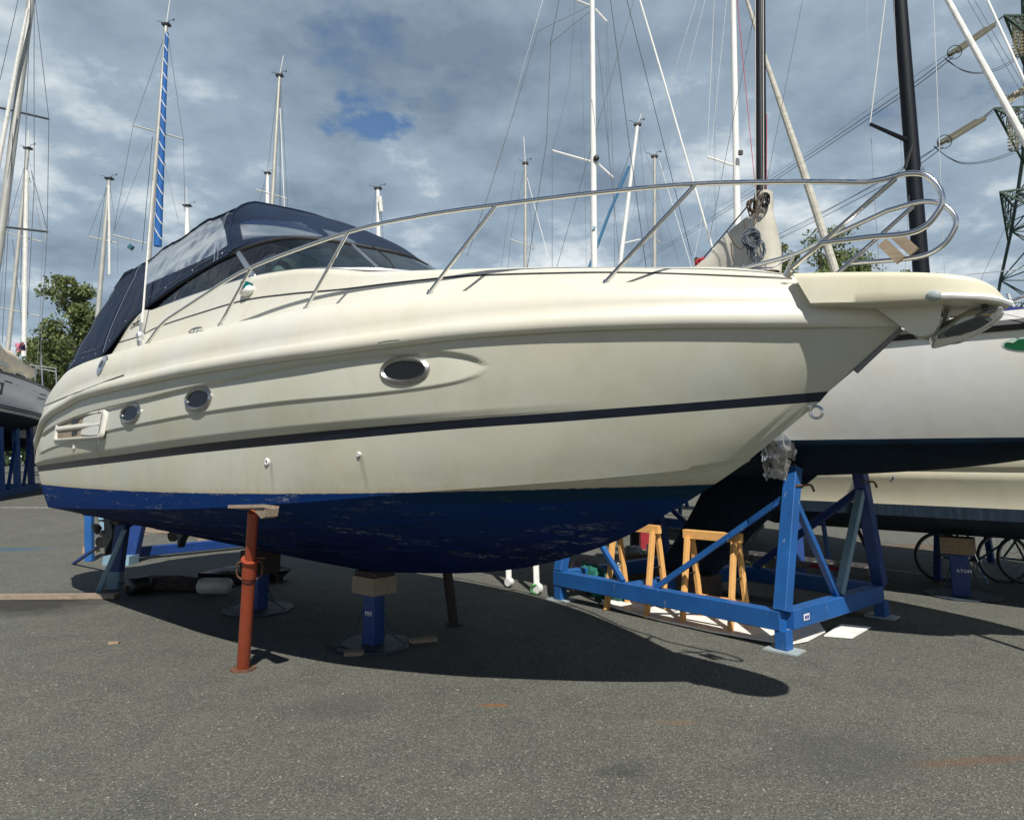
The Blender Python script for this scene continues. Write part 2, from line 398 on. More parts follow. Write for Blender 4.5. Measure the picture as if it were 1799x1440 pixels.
# asphalt -----------------------------------------------------------
def asphalt():
    m, nt, b, obj, L = newmat('old_asphalt')
    n_big = noise_n(nt, obj, .35, 5.0, .6); n_mid = noise_n(nt, obj, 2.3, 6.0, .65); n_f = noise_n(nt, obj, 110.0, 4.0, .75)
    v = nd(nt, 'ShaderNodeTexVoronoi', Scale=120.0); L(obj, v.inputs['Vector'])
    v2 = nd(nt, 'ShaderNodeTexVoronoi', Scale=150.0); L(obj, v2.inputs['Vector'])
    spx = nd(nt, 'ShaderNodeSeparateColor'); L(v.outputs['Color'], spx.inputs[0])
    c = mix_n(nt, mr_n(nt, n_big, .3, .7), (.122,.123,.103), (.098,.100,.085))
    c = mix_n(nt, mr_n(nt, n_mid, .45, .72, 0, .5), c, (.060,.062,.055))
    # aggregate: each stone its own tone
    tone = mr_n(nt, spx.outputs[0], 0, 1, .64, 1.40)
    mul = nd(nt, 'ShaderNodeMix', data_type='RGBA', blend_type='MULTIPLY'); mul.inputs[0].default_value = 1
    L(c, mul.inputs[6]); L(tone, mul.inputs[7]); c = mul.outputs[2]
    c = mix_n(nt, mr_n(nt, spx.outputs[1], .92, .95, 0, .6), c, (.34,.33,.29))
    c = mix_n(nt, mr_n(nt, n_f, .50, .68, 0, .7), c, (.03,.03,.029))
    # stains that belong to the surface
    def spot(x, y, rx, ry, rot, col, amt, nsc=3.0):
        nonlocal c
        sp = nd(nt, 'ShaderNodeMapping'); sp.vector_type = 'TEXTURE'
        sp.inputs['Location'].default_value = (x, y, 0); sp.inputs['Rotation'].default_value = (0,0,rot); sp.inputs['Scale'].default_value = (rx, ry, 1)
        L(obj, sp.inputs[0]); ln = nd(nt, 'ShaderNodeVectorMath', operation='LENGTH'); L(sp.outputs[0], ln.inputs[0])
        nn = noise_n(nt, obj, nsc, 5.0, .65); d = math_n(nt, 'MULTIPLY_ADD', nn, 1.1, ln.outputs['Value'])
        c = mix_n(nt, mr_n(nt, d, .95, 1.55, amt, 0), c, col)
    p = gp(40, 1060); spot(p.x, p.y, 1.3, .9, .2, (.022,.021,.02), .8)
    p = gp(1720, 1335); spot(p.x, p.y, .55, .07, .15, (.15,.085,.05), .55, 5)
    p = gp(868, 1238); spot(p.x, p.y, .14, .05, 0, (.19,.10,.04), .8, 9)
    p = gp(1190, 1268); spot(p.x, p.y, .2, .05, 0, (.18,.11,.06), .5, 9)
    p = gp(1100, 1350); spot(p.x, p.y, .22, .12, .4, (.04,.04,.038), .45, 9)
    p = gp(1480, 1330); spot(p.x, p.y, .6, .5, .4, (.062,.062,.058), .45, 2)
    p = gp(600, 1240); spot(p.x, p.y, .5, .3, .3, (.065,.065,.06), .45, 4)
    p = gp(20, 965); spot(p.x, p.y, .9, .35, 0, (.03,.10,.16), .6, 2)
    p = gp(1620, 960); spot(p.x, p.y, 1.2, .6, 0, (.13,.085,.05), .6, 2)
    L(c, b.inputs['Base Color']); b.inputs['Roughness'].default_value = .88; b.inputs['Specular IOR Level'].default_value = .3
    hgt = math_n(nt, 'ADD', v.outputs['Distance'], math_n(nt, 'MULTIPLY', n_f, .8))
    bp = nd(nt, 'ShaderNodeBump', Strength=.55, Distance=.008); L(hgt, bp.inputs['Height'])
    L(bp.outputs[0], b.inputs['Normal']); return m
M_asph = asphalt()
M_line = mat('worn_white_line', (.42,.42,.40), .8, col2=(.12,.12,.11), vscale=12, thr=(.45,.7))
def leafmat(name, a, c2):
    m, nt, b, obj, L = newmat(name)
    n = noise_n(nt, obj, .8, 3.0); oi = noise_n(nt, obj, 7.0, 2.0)
    c = mix_n(nt, mr_n(nt, n, .35, .65), a, c2); c = mix_n(nt, mr_n(nt, oi, .4, .7, 0, .5), c, tuple(x*1.6 for x in a))
    L(c, b.inputs['Base Color']); b.inputs['Roughness'].default_value = .55; b.inputs['Specular IOR Level'].default_value = .3
    tr = nd(nt, 'ShaderNodeBsdfTranslucent'); L(c, tr.inputs[0]); ms = nd(nt, 'ShaderNodeMixShader'); ms.inputs[0].default_value = .3
    L(b.outputs[0], ms.inputs[1]); L(tr.outputs[0], ms.inputs[2]); L(ms.outputs[0], nt.nodes['Material Output'].inputs[0])
    return m
M_leaf = leafmat('poplar_leaves', (.17,.20,.075), (.085,.115,.045))
M_leafd = leafmat('dark_leaves', (.060,.095,.040), (.032,.055,.022))
M_bark = mat('grey_bark', (.10,.085,.065), .9, var=.5, vscale=6, bump=.4, bscale=12)
M_pylon = mat('green_galvanised_steel', (.050,.085,.060), .6, .2, var=.4, vscale=2)
M_insul = mat('glazed_insulator', (.62,.57,.43), .3, var=.2, vscale=9)
# ================================================================== THE MOTOR CRUISER
TH = R(41)
O = gp(655, 1137)
FW = Vector((math.cos(TH), -math.sin(TH), 0)); PT = Vector((math.sin(TH), math.cos(TH), 0))
def tob(p):            # world -> boat
    d = Vector(p)-O; return Vector((d.dot(FW), d.dot(PT), d.z))
def tow(b): return O+FW*b[0]+PT*b[1]+Vector((0,0,b[2]))
CB = tob(CAM)
def rb(u, v):
    r = ray(u, v); return Vector((r.dot(FW), r.dot(PT), r.z))
def hity(u, v, y):
    r = rb(u, v); return CB+r*((y-CB.y)/r.y)
boat = empty('motor_cruiser', O, -TH, 'cream motor cruiser with navy canopy and blue bottom paint, propped up in front', 'boat')
def bb(mb, name, m, parent=None, **k): return mb.build(name, m, parent or boat, **k)

class Row:
    def __init__(s, tS, tE, B, Z, r=.3, drop=0.0): s.tS, s.tE, s.B, s.Z, s.r, s.drop = tS, tE, pchip(B), pchip(Z), r, drop
    def pt(s, k):
        """k in [0,1] along the side, k<0 round the stern corner (-1 = centre line)"""
        if k >= 0:
            t = s.tS+(s.tE-s.tS)*(1-(1-k)**1.25)
            y = max(0.0, s.B(t)) if k < 1 else 0.0
            return Vector((t, -y, s.Z(t)))
        a = -k
        B0 = s.B(s.tS); z0 = s.Z(s.tS)
        if a <= .8:
            ph = a/.8*PI/2
            return Vector((s.tS-s.r*math.sin(ph), -(B0-s.r*(1-math.cos(ph))), z0-s.drop*(ph/(PI/2))))
        q = (a-.8)/.2
        return Vector((s.tS-s.r-.02*q, -(B0-s.r)*(1-q), z0-s.drop))
NK = 340
KS = [-1,-.9,-.8]+[-.8+.8*i/9 for i in range(1, 9)]+[i/NK for i in range(NK+1)]
keelZ = [(-5,.74),(-3.85,.72),(-2,.69),(-.33,.665),(.85,.745),(1.67,.86),(2.5,1.1),(3.06,1.38),(3.36,1.56),(3.56,1.69)]
r_keel = Row(-4.70, 3.56, [(-5,0),(4,0)], keelZ, .06)
r_ch = Row(-4.66, 3.57, [(-5,1.33),(-3,1.40),(-1,1.41),(0,1.36),(1,1.23),(2,.90),(2.8,.47),(3.3,.165),(3.57,0)],
    [(-5,1.095),(-4.6,1.11),(-2.42,1.20),(-1.08,1.26),(.44,1.36),(1.14,1.42),(1.73,1.48),(2.31,1.53),(2.91,1.59),(3.23,1.63),(3.57,1.70)], .06)
r_sb = Row(-5.03, 3.985, [(-5,1.40),(-3,1.47),(-1,1.48),(0,1.43),(1,1.345),(2,1.07),(2.8,.69),(3.4,.345),(3.985,0)],
    [(-5.1,1.535),(-4.6,1.555),(-2.27,1.66),(-.02,1.77),(1.26,1.83),(2.1,1.885),(2.76,1.925),(3.34,1.97),(3.985,2.02)], .2)
r_st = Row(-5.05, 4.035, [(-5,1.41),(-3,1.48),(-1,1.495),(0,1.45),(1,1.36),(2,1.09),(2.8,.71),(3.4,.37),(4.035,0)],
    [(-5.1,1.605),(-4.6,1.63),(-2.28,1.73),(-.02,1.84),(1.25,1.895),(2.11,1.94),(2.76,1.98),(3.34,2.02),(4.035,2.075)], .22)
RB = [(-5,1.47),(-4.5,1.55),(-3.5,1.60),(-2.5,1.635),(-1,1.65),(0,1.62),(1,1.545),(2,1.28),(3,.83),(3.7,.44),(4.2,.155),(4.47,0)]
RZ = [(-5.05,1.97),(-4.85,2.06),(-4.6,2.165),(-4.2,2.255),(-3.5,2.34),(-3.1,2.385),(-1.3,2.425),(-.24,2.44),(1.1,2.445),(1.78,2.468),(2.34,2.495),(2.89,2.505),(3.39,2.50),(3.85,2.482),(4.47,2.46)]
def rail(off, dz, tE=None): 
    return Row(-5.02, tE or 4.47, [(t, b+(off if b > .2 else off*b/.2)) for t, b in RB], [(t, z+dz) for t, z in RZ], .36, .34)
DZ = [(-5.05,2.25),(-4.95,2.33),(-4.75,2.47),(-4.4,2.63),(-3.9,2.73),(-3.2,2.76),(-1.6,2.77),(1,2.755),(2,2.745),(3.0,2.73),(3.7,2.69),(4.0,2.66),(4.42,2.61)]
DB = [(-5,1.33),(-4.5,1.43),(-3.5,1.49),(-2.5,1.52),(-1,1.53),(0,1.50),(1,1.425),(2,1.16),(3,.72),(3.7,.34),(4.1,.14),(4.3,.05),(4.40,0)]
r_de = Row(-5.0, 4.40, DB, DZ, .40, .42)
# ---- bottom
def lerp(a, b, f): return a+(b-a)*f
rows = []
for f, ex in ((0,0),(.015,-.004),(.12,0),(.22,0),(.34,0),(.365,-.014),(.367,0),(.5,0),(.62,0),(.70,0),(.725,-.014),(.727,0),(.86,0),(.955,.0),(1,0)):
    row = []
    for k in KS:
        a = r_keel.pt(k); c = r_ch.pt(k); p = lerp(a, c, f)
        fore = sst(1.0, 3.0, p.x)
        p.z = a.z+(c.z-a.z)*(f**(1.0+.25*fore))+ex*(1-fore*.6)
        if k >= 0: p.y *= 1+.10*math.sin(PI*f)*(1-abs(2*fore-1))
        row.append(p)
    rows.append(row)
def mirror_rows(rows): return [[Vector((p.x,-p.y,p.z)) for p in r_] for r_ in rows]
mb = MB(); mb.grid(rows); mb.grid(mirror_rows(rows), True)
bb(mb, 'hull_bottom', M_hull, merge=.0008, angle=24)
# ---- topsides with the long recessed panel
GT = pchip([(-4.75,1.98),(-4.2,2.06),(-3.33,2.14),(-2.42,2.19),(-1.38,2.23),(-.52,2.27),(.14,2.30),(1.04,2.34),(1.79,2.36),(2.08,2.355),(2.25,2.325),(2.34,2.28),(2.37,2.245)])
GB = pchip([(-4.75,1.76),(-4.2,1.82),(-2.55,1.95),(-.94,2.03),(.11,2.075),(.83,2.095),(1.38,2.105),(1.86,2.13),(2.17,2.165),(2.30,2.20),(2.37,2.245)])
def panel(p):
    if p.x > 2.37 or p.x < -4.85: return 0
    e = .013
    a = sst(-e, e, min(GT(p.x)-p.z, p.z-GB(p.x)))
    return a*sst(-4.85,-4.6,p.x)*sst(2.40,2.28,p.x)
r_ur = rail(-.056, -.062, 4.43)
rows = []
def topside(i, n, k):
    a = r_st.pt(k); c = r_ur.pt(k).copy(); f = i/n
    p = lerp(a, c, f)
    bul = (.012*sst(0,.03,f)+.022*sst(.0,.12,f)*(1-f))*(1-sst(1.4,3.2,p.x))+.012*math.sin(PI*f)
    if k < 0: bul *= .6
    p.y -= bul*(1 if k > -.8 else 0)
    if k >= 0: p.y += (.040*max(0, min(1, (p.z-GB(p.x))/max(.03, GT(p.x)-GB(p.x))))-.013)*panel(p)
    if p.y > 0: p.y = 0
    return p
low = []
for f in (0,.03,.06,.3,.55,.8,.97,1):
    row = []
    for k in KS:
        a = r_ch.pt(k); c = r_sb.pt(k); a = a.copy(); a.y -= .018*(1 if 0 <= k < .985 else 0)
        if f < .05: p = lerp(r_ch.pt(k), a, f/.03) if f <= .03 else a
        else: p = lerp(a, c, f)
        p.y -= .012*math.sin(PI*f) if 0 <= k < .97 else 0
        row.append(p)
    low.append(row)
strip = [[r_sb.pt(k) for k in KS]]
strip.append([r_st.pt(k) for k in KS])
NT = 110
up = [[topside(i, NT, k) for k in KS] for i in range(NT+1)]
mb = MB()
for rs in (low, up): mb.grid(rs); mb.grid(mirror_rows(rs), True)
side = bb(mb, 'hull_side', M_hull, merge=.0008, angle=50)
mb = MB(); mb.grid(strip); mb.grid(mirror_rows(strip), True)
bb(mb, 'navy_stripe', M_stripe, merge=.0008)
T_side = BVHTree.FromPolygons([tuple(v) for r_ in low+up for v in r_],
    [(a*len(KS)+j, a*len(KS)+j+1, (a+1)*len(KS)+j+1, (a+1)*len(KS)+j) for a in range(len(low)+len(up)-1) for j in range(len(KS)-1)])
# ---- deck moulding with its rolled gunwale
offs = [(-.056,-.062),(-.036,-.068),(-.014,-.060),(.004,-.04),(.010,-.012),(.004,.016),(-.008,.034),(-.018,.046)]
rr = [rail(a, b) for a, b in offs]; r0 = rr[-1]
CABB = pchip([(-5,1.22),(-3,1.29),(-1,1.315),(0,1.285),(1,1.20),(2,.95),(3,.62),(3.7,.31),(4.1,.13),(4.3,.05),(4.4,0)])
dr = [[r.pt(k) for k in KS] for r in rr]
for f in (.2,.4,.6,.75,.87,.95,1.0):
    row = []
    for k in KS:
        a = r0.pt(k); c = r_de.pt(k); p = lerp(a, c, f)
        p.y -= .030*math.sin(PI*f)*(min(1, -p.y/.5)) ; p.z += .02*math.sin(PI*f)
        row.append(p)
    dr.append(row)
for d, dz in ((.03,.012),(.07,.016),(.16,.016)):
    dr.append([Vector((q.x, min(0, q.y+d), q.z+dz)) for q in (r_de.pt(k) for k in KS)])
dr.append([Vector((q.x, min(0, q.y*.55), q.z-.01)) for q in (r_de.pt(k) for k in KS)])
dr.append([Vector((q.x, 0, q.z-.01)) for q in (r_de.pt(k) for k in KS)])
mb = MB(); mb.grid(dr); mb.grid(mirror_rows(dr), True)
bb(mb, 'deck', M_deck, merge=.0008, angle=50)
def bvh(rows):
    n = len(rows[0])
    return BVHTree.FromPolygons([tuple(v) for r_ in rows for v in r_],
        [(a*n+j, a*n+j+1, (a+1)*n+j+1, (a+1)*n+j) for a in range(len(rows)-1) for j in range(n-1)])
T_deck = bvh(dr)
# ---- cabin trunk
ZR = pchip([(-3.75,2.86),(-3.55,2.96),(-3.3,3.12),(-3.0,3.29),(-2.75,3.35),(-2.45,3.30),(-1.5,3.30),(-.46,3.295),(.21,3.255),(.77,3.165),(1.03,3.105),(1.76,3.02),(2.1,2.985),(2.68,2.92),(3.35,2.83),(3.88,2.755),(4.25,2.66)])
ZB = pchip([(t, z-.005) for t, z in DZ])
cr = []
ts = [-3.75+8.0*i/150 for i in range(151)]
for f in (0,.25,.5,.75,.9,1.0): 
    cr.append([Vector((t, -(CABB(t)-.13*f*min(1,CABB(t)/.5)-.01*math.sin(PI*f)), lerp(ZB(t), ZR(t)-.02, f))) for t in ts])
for f, dz in ((.03,.012),(.10,.03),(.25,.05),(.5,.075),(.75,.09),(1,.095)):
    row = []
    for t in ts:
        y0 = (CABB(t)-.13*min(1,CABB(t)/.5)); w = 1-sst(.35,.75,t); w2 = sst(3.4,4.2,t)
        z = ZR(t)-.02+dz*(1-w2)
        if f > .11: z = lerp(z, 2.72 if f > .2 else z, w)
        row.append(Vector((t, -y0*(1-f), z)))
    cr.append(row)
mb = MB(); mb.grid(cr); mb.grid(mirror_rows(cr), True)
cabin = bb(mb, 'cabin', M_deck, merge=.0008, angle=60)
T_cab = bvh(cr)
def hit(tree, u, v):
    r = rb(u, v); loc, nor, i, d = tree.ray_cast(CB, r.normalized())
    if loc is None: return None
    if nor.dot(r) > 0: nor = -nor
    return loc, nor
def ribbon(tree, px, w, lift=.003, sub=10):
    """a thin raised strip lying on a moulded surface along a traced line"""
    P = []
    for q in catmull([Vector((u, v, 0)) for u, v in px], sub):
        h = hit(tree, q.x, q.y)
        if h: P.append(h)
    rows = [[], [], [], []]
    for i, (p, n) in enumerate(P):
        d = (P[min(i+1,len(P)-1)][0]-P[max(i-1,0)][0]).normalized(); s = d.cross(n).normalized()
        for j, (o, l) in enumerate(((-.5,-.002),(-.5,lift),(.5,lift),(.5,-.002))): rows[j].append(p+s*w*o+n*l)
    mb = MB(); mb.grid(rows); return mb
bb(ribbon(T_cab, [(206,602),(245,590),(280,573),(350,550),(430,527),(510,516),(600,508),(700,496),(830,484),(1000,479),(1100,478.5),(1200,481),(1300,485),(1392,489)], .013), 'pinstripe', M_pin)
bb(ribbon(T_deck, [(76,713),(110,699),(150,683),(190,668),(218,658)], .011), 'pinstripe', M_pin)
mb = MB(); mb.tube([hity(u, v, 0)+Vector((-.004,0,0)) for u, v in ((1584,576),(1560,599),(1530,627),(1504,652))], .017, 8); bb(mb, 'stem_guard', M_wire)
# ---- bow platform
mb = MB(); rows = []
pl = pchip([(3.86,.315),(4.06,.30),(4.4,.275),(4.65,.25),(4.78,.20),(4.85,.12),(4.885,.0)])
tt = [3.97+(4.885-3.97)*(1-(1-i/40)**1.7) for i in range(41)]
def topz(t): return pchip([(3.86,2.725),(4.3,2.662),(4.6,2.608),(4.76,2.567),(4.84,2.525),(4.885,2.465)])(t)
def botz(t): return pchip([(3.86,2.53),(4.1,2.508),(4.55,2.472),(4.885,2.435)])(t)
prof = [(0,'b',0),(.98,'b',0),(1.0,'b',.006),(.998,'l',.35),(.985,'l',.80),(.965,'l',.94),(.92,'l',1.0),(.5,'l',1.02),(0,'l',1.03)]
for w, kk, f in prof:
    row = []
    for t in tt:
        b = botz(t); a = topz(t); z = b+f if kk == 'b' else lerp(b, a, f)
        q_ = max(0, (z-b)/max(.01,a-b)); row.append(Vector((t+(.09*(1-q_)*(1-sst(3.97,4.4,t))), -max(0, pl(t))*w, z)))
    rows.append(row)
mb.grid(rows); mb.grid(mirror_rows(rows), True)
mb.add([rows[i][0] for i in range(len(rows))]+[Vector((q.x,-q.y,q.z)) for q in [rows[i][0] for i in range(len(rows))]][::-1], [tuple(range(2*len(rows)))])
plat = bb(mb, 'bow_platform', M_plat, merge=.0005, angle=45)
mb = MB()
rim = [Vector((t, -pl(t)-.006 if pl(t) > 0 else 0, botz(t)+.018)) for t in tt if t > 4.62]
rim = rim[:-1]+[Vector((4.893,0,botz(4.885)+.018))]+[Vector((q.x,-q.y,q.z)) for q in rim[:-1]][::-1]
mb.tube(rim, .016, 8); bb(mb, 'rim', M_white, plat)
for sgn in (-1, 1):
    mb = MB(); q = Vector((4.62, sgn*(pl(4.62)+.008), botz(4.62)+.02)); mb.blob(q, (.035,.022,.028), amp=0); bb(mb, 'cleat_cap', M_plate, plat)
mb = MB(); mb.cyl((4.80,-.09,2.425),(4.80,-.09,2.447),.013,10); bb(mb, 'drain', M_dark, plat)
# stem-head moulding and anchor roller under the platform
mb = MB()
pr = [Vector((x,0,z)) for x, z in ((4.30,2.52),(4.40,2.42),(4.47,2.345),(4.53,2.315),(4.58,2.325),(4.61,2.37),(4.63,2.46),(4.63,2.52))]
for s0, s1 in ((-.115,-.055),(.055,.115)): mb.prism(pr, (0,s0,0), (0,s1,0))
bb(mb, 'anchor_roller_cheek', M_deck, angle=40)
mb = MB(); mb.cyl((4.55,-.06,2.37),(4.55,.06,2.37),.035,14); bb(mb, 'anchor_roller', M_rubber)
mb = MB()
mb.bar((4.45,0,2.46),(4.66,0,2.33),.03,.045,bev=.006)
mb.add([(4.62,0,2.36),(4.77,-.05,2.40),(4.81,-.01,2.37),(4.71,-.08,2.32),(4.62,-.01,2.31),(4.77,.05,2.40),(4.71,.08,2.32)],
       [(0,1,2),(0,3,1),(0,4,3),(1,3,2),(3,4,2),(0,2,5),(0,5,6),(0,6,4),(5,2,6),(6,2,4)])
anch = bb(mb, 'anchor', M_dplate, smooth=False)
mb = MB(); mb.blob((4.70,-.01,2.355), (.175,.10,.062), Matrix.Rotation(R(-24),3,'Y'), 40, 24, .16, 1.6, 3)
for i_, q_ in enumerate(mb.v): mb.v[i_] = tuple(Vector(q_)+Vector((noise.noise(Vector(q_)*17), noise.noise(Vector(q_)*17+Vector((5,0,0))), noise.noise(Vector(q_)*17+Vector((9,0,0)))))*.006)
bb(mb, 'plastic_wrap', M_dplast, anch, angle=180, fixn=False)
mb = MB(); mb.box((4.585,-.10,2.445),(.085,.004,.075)); bb(mb, 'maker_plate', M_black, plat, smooth=False)
# bow eye
e = hity(1434, 722, 0); mb = MB()
mb.tube([e+Vector((.034*math.cos(a)-.0, 0, .034*math.sin(a)-.005)) for a in [2*PI*i/16 for i in range(16)]], .0085, 8, closed=True)
mb.blob(e+Vector((-.035,0,.03)), (.02,.025,.02), amp=0); bb(mb, 'bow_eye', M_steel)
# ---- portholes
def localframe(tree, u, v):
    p, n = hit(tree, u, v); x = Vector((1,0,0)); x = (x-n*x.dot(n)).normalized(); y = n.cross(x).normalized()
    if y.z < 0: y = -y
    return p, n, x, y
def fit(tree, u, v, du, dv):
    p, n, x, y = localframe(tree, u, v)
    def onpl(uu, vv):
        r = rb(uu, vv); return CB+r*((p-CB).dot(n)/r.dot(n))
    a = abs((onpl(u+du, v)-onpl(u-du, v)).dot(x))/2; b = abs((onpl(u, v+dv)-onpl(u, v-dv)).dot(y))/2
    return p, n, x, y, a, b
def porthole(u, v, du, dv, deep):
    p, n, x, y, a, b = fit(T_side, u, v, du, dv)
    tilt = 0.0
    def ring(fa, h): return [p+x*(fa(a)*math.cos(t))+y*(fa(b)*math.sin(t))+n*h for t in [2*PI*i/40 for i in range(40)]]
    w = min(a, b)
    mb = MB(); rws = [ring(lambda q: q+.004, -.004), ring(lambda q: q+.002, .010), ring(lambda q: q-.18*w, .024), ring(lambda q: q-.34*w, .012), ring(lambda q: q-.36*w, -.02)]
    mb.grid(rws, closev=True); rim = bb(mb, 'porthole', M_ring, angle=40)
    mb = MB(); g = ring(lambda q: q-.345*w, .004); mb.add(g, [tuple(range(len(g)))]); bb(mb, 'porthole_glass', M_portglass, rim, smooth=False)
porthole(711, 650, 43, 25, 1); porthole(349, 700.5, 22.5, 22, 0); porthole(230, 726, 16.5, 18.5, 0)
# ---- louvred engine vent
p, n, x, y, a, b = fit(T_side, 138, 749, 42, 23)
sh = -.27
def vp(s, t, h): return p+x*(s*a)+y*(t*b)+n*h
def rrect(fa, fb, h, rad=.45):
    out = []
    for cx_, cy_, a0 in ((1,1,0),(-1,1,90),(-1,-1,180),(1,-1,270)):
        for i in range(7):
            t = R(a0+15*i); out.append(p+x*((cx_*(1-rad*b/a)+rad*b/a*math.cos(t))*a*fa)+y*((cy_*(1-rad)+rad*math.sin(t))*b*fb)+n*h)
    return out
mb = MB(); mb.grid([rrect(1,1,-.01), rrect(.985,.975,.012), rrect(.95,.93,.020), rrect(.90,.82,.018), rrect(.87,.76,-.006)], closev=True)
vent = bb(mb, 'engine_vent', M_deck, angle=50)
g = rrect(.88,.78,.0); mb = MB(); mb.add(g, [tuple(range(len(g)))]); bb(mb, 'vent_back', M_oldwood, vent, smooth=False)
mb = MB()
for t0 in (.0,):
    mb.grid([[vp(s, t0+.20, .012) for s in (-.9,0,.9)],[vp(s, t0+.07, .022) for s in (-.9,0,.9)],[vp(s, t0-.07, .022) for s in (-.9,0,.9)],[vp(s, t0-.18, .004) for s in (-.9,0,.9)]])
mb.grid([[vp(.88,t,.018) for t in (-.75,-.3,.3,.75)],[vp(.62,t,.020) for t in (-.75,-.3,.3,.75)],[vp(.38,t,.014) for t in (-.7,-.3,.3,.7)],[vp(.15,t,.004) for t in (-.6,-.3,.3,.6)]])
bb(mb, 'vent_blade', M_deck, vent)
mb = MB(); mb.box(vp(-.15,.42,.002),(a*.30,.006,b*.36)); mb.box(vp(-.1,-.47,.002),(a*.2,.006,b*.34)); bb(mb, 'vent_duct', M_dark, vent)
bb(ribbon(T_deck, [(664,602),(676,599.5),(690,597.5),(702,597)], .004, .001, 6), 'scuff_mark', M_black)
# ---- through-hull fittings
for u, v, r_ in ((131,784,5),(174,774,5.5),(470,810.5,6.5),(631,797,4)):
    p, n, x, y, a, b = fit(T_side, u, v, r_, r_); mb = MB(); M = Matrix((x, y, n)).transposed()
    mb.lathe([(b,0),(b,.008),(b*.8,.014),(b*.45,.014),(b*.4,.006)], p, M); f_ = bb(mb, 'skin_fitting', M_white)
    mb = MB(); mb.lathe([(b*.42,.009),(0,.009)], p, M); bb(mb, 'fitting_bore', M_black, f_)
p, n, x, y, a, b = fit(T_side, 178, 724, 3, 4); mb = MB(); mb.blob(p+n*.01,(.02,.02,.025),amp=0); bb(mb, 'stud', M_rust)
# fuel cap on the quarter
p, n, x, y, a, b = fit(T_deck, 180, 640, 4.5, 7); mb = MB(); mb.lathe([(a*1.2,0),(a*1.2,.008),(a*.9,.014),(0,.012)], p, Matrix((x,y,n)).transposed()); fc = bb(mb, 'fuel_cap', M_steel)
mb = MB(); mb.lathe([(a*.5,.015),(0,.015)], p, Matrix((x,y,n)).transposed()); bb(mb, 'cap_slot', M_dark, fc)
# ---- navigation light on the cabin side
p, n, x, y, a, b = fit(T_cab, 437, 512, 9, 9); mb = MB(); mb.blob(p+n*.02,(a*1.1,.05,b*.95),amp=0,nu=16); nl = bb(mb, 'navigation_light', M_white)
mb = MB(); mb.cyl(p+n*.035+y*.0, p+n*.035+y*b*1.2, a*.62, 14); bb(mb, 'lens', M_greenlens, nl)
# ---- lettering left showing beside the canvas
def letters(txt, u, v, size, m, tree, name, slant=0.0, rot=0.0, lift=.003, parent=None):
    p, n, x, y = localframe(tree, u, v)
    cu = bpy.data.curves.new('t', 'FONT'); cu.body = txt; cu.size = size; cu.align_x = 'CENTER'; cu.align_y = 'CENTER'; cu.shear = slant; cu.extrude = .0006; cu.offset = .0008
    to = bpy.data.objects.new('t', cu); COL.objects.link(to)
    dg = bpy.context.evaluated_depsgraph_get(); me = bpy.data.meshes.new_from_object(to.evaluated_get(dg))
    bpy.data.objects.remove(to); bpy.data.curves.remove(cu)
    M = Matrix((x, y, n)).transposed().to_4x4(); M.translation = p+n*lift
    me.transform(M @ Matrix.Rotation(rot, 4, 'Z')); me.materials.clear(); me.materials.append(m)
    me.name = name
    o = bpy.data.objects.new(name, me); COL.objects.link(o); o.parent = parent or boat; return o
letters('CRRICH', 240, 569, .095, M_pin, T_cab, 'name_lettering', .25, .06)
letters('C', 243, 561, .075, M_pin, T_cab, 'name_lettering', .25, .06)
# ---- mooring cleat
p, n = hit(T_deck, 339, 588); mb = MB()
zc = p.z+.03
mb.tube(catmull([(p.x-.12,p.y+.02,zc+.012),(p.x-.05,p.y+.02,zc+.03),(p.x+.05,p.y+.02,zc+.03),(p.x+.12,p.y+.02,zc+.022)],4), .010, 8)
for d in (-.035,.035): mb.cyl((p.x+d,p.y+.02,p.z-.02),(p.x+d,p.y+.02,zc+.03),.009,8)
bb(mb, 'mooring_cleat', M_steel)
# ---- windscreen
BG = [(-2.52,-1.125,3.29),(-1.5,-1.12,3.305),(-.46,-1.085,3.305),(.21,-1.0,3.27),(.58,-.80,3.25),(.80,-.5,3.26),(.93,0,3.28)]
TG = [(-2.70,-1.12,3.37),(-1.8,-1.10,3.52),(-.88,-1.03,3.645),(-.30,-.88,3.685),(0,-.62,3.665),(.17,-.38,3.635),(.30,0,3.615)]
def fullcurve(c, n=10):
    s = catmull(c+[(a,-b,d) for a,b,d in c[:-1]][::-1], n); return s
bg = fullcurve(BG); tg = fullcurve(TG)
mb = MB(); mb.grid([[lerp(a, b, f)+Vector((.0,0,0)) for a, b in zip(bg, tg)] for f in (0,.25,.5,.75,1)])
ws = bb(mb, 'windscreen', M_glass, fixn=False)
mb = MB(); mb.tube(bg, .017, 8); mb.tube([bg[0], bg[0]+Vector((-.10,0,.025)), tg[0]+Vector((-.04,0,-.03)), tg[0]], .015, 8)
bb(mb, 'windscreen_sill', M_alu, ws)
mb = MB(); mb.tube([p+Vector((0,0,-.012)) for p in bg], .013, 6)
mb.tube(tg, .02, 8); bb(mb, 'windscreen_seal', M_rubber, ws)
for i in (20, len(bg)-21):
    mb = MB(); mb.bar(bg[i]+Vector((.03,0,0)), tg[i], .02, .055, up=(1,0,0), bev=.005); fr_ = bb(mb, 'windscreen_pillar', M_alu, ws)
for i in (47, len(bg)-48):
    mb = MB(); mb.bar(bg[i], tg[i], .018, .03, up=(1,0,0), bev=.004); bb(mb, 'windscreen_mullion', M_alu, ws)
mb = MB(); q = lerp(bg[50], tg[50], .02); mb.tube(catmull([q+Vector((.02,0,0)), q+Vector((-.05,-.02,.10)), q+Vector((-.10,-.16,.2))],5), .006, 6); bb(mb, 'wiper', M_black, ws)
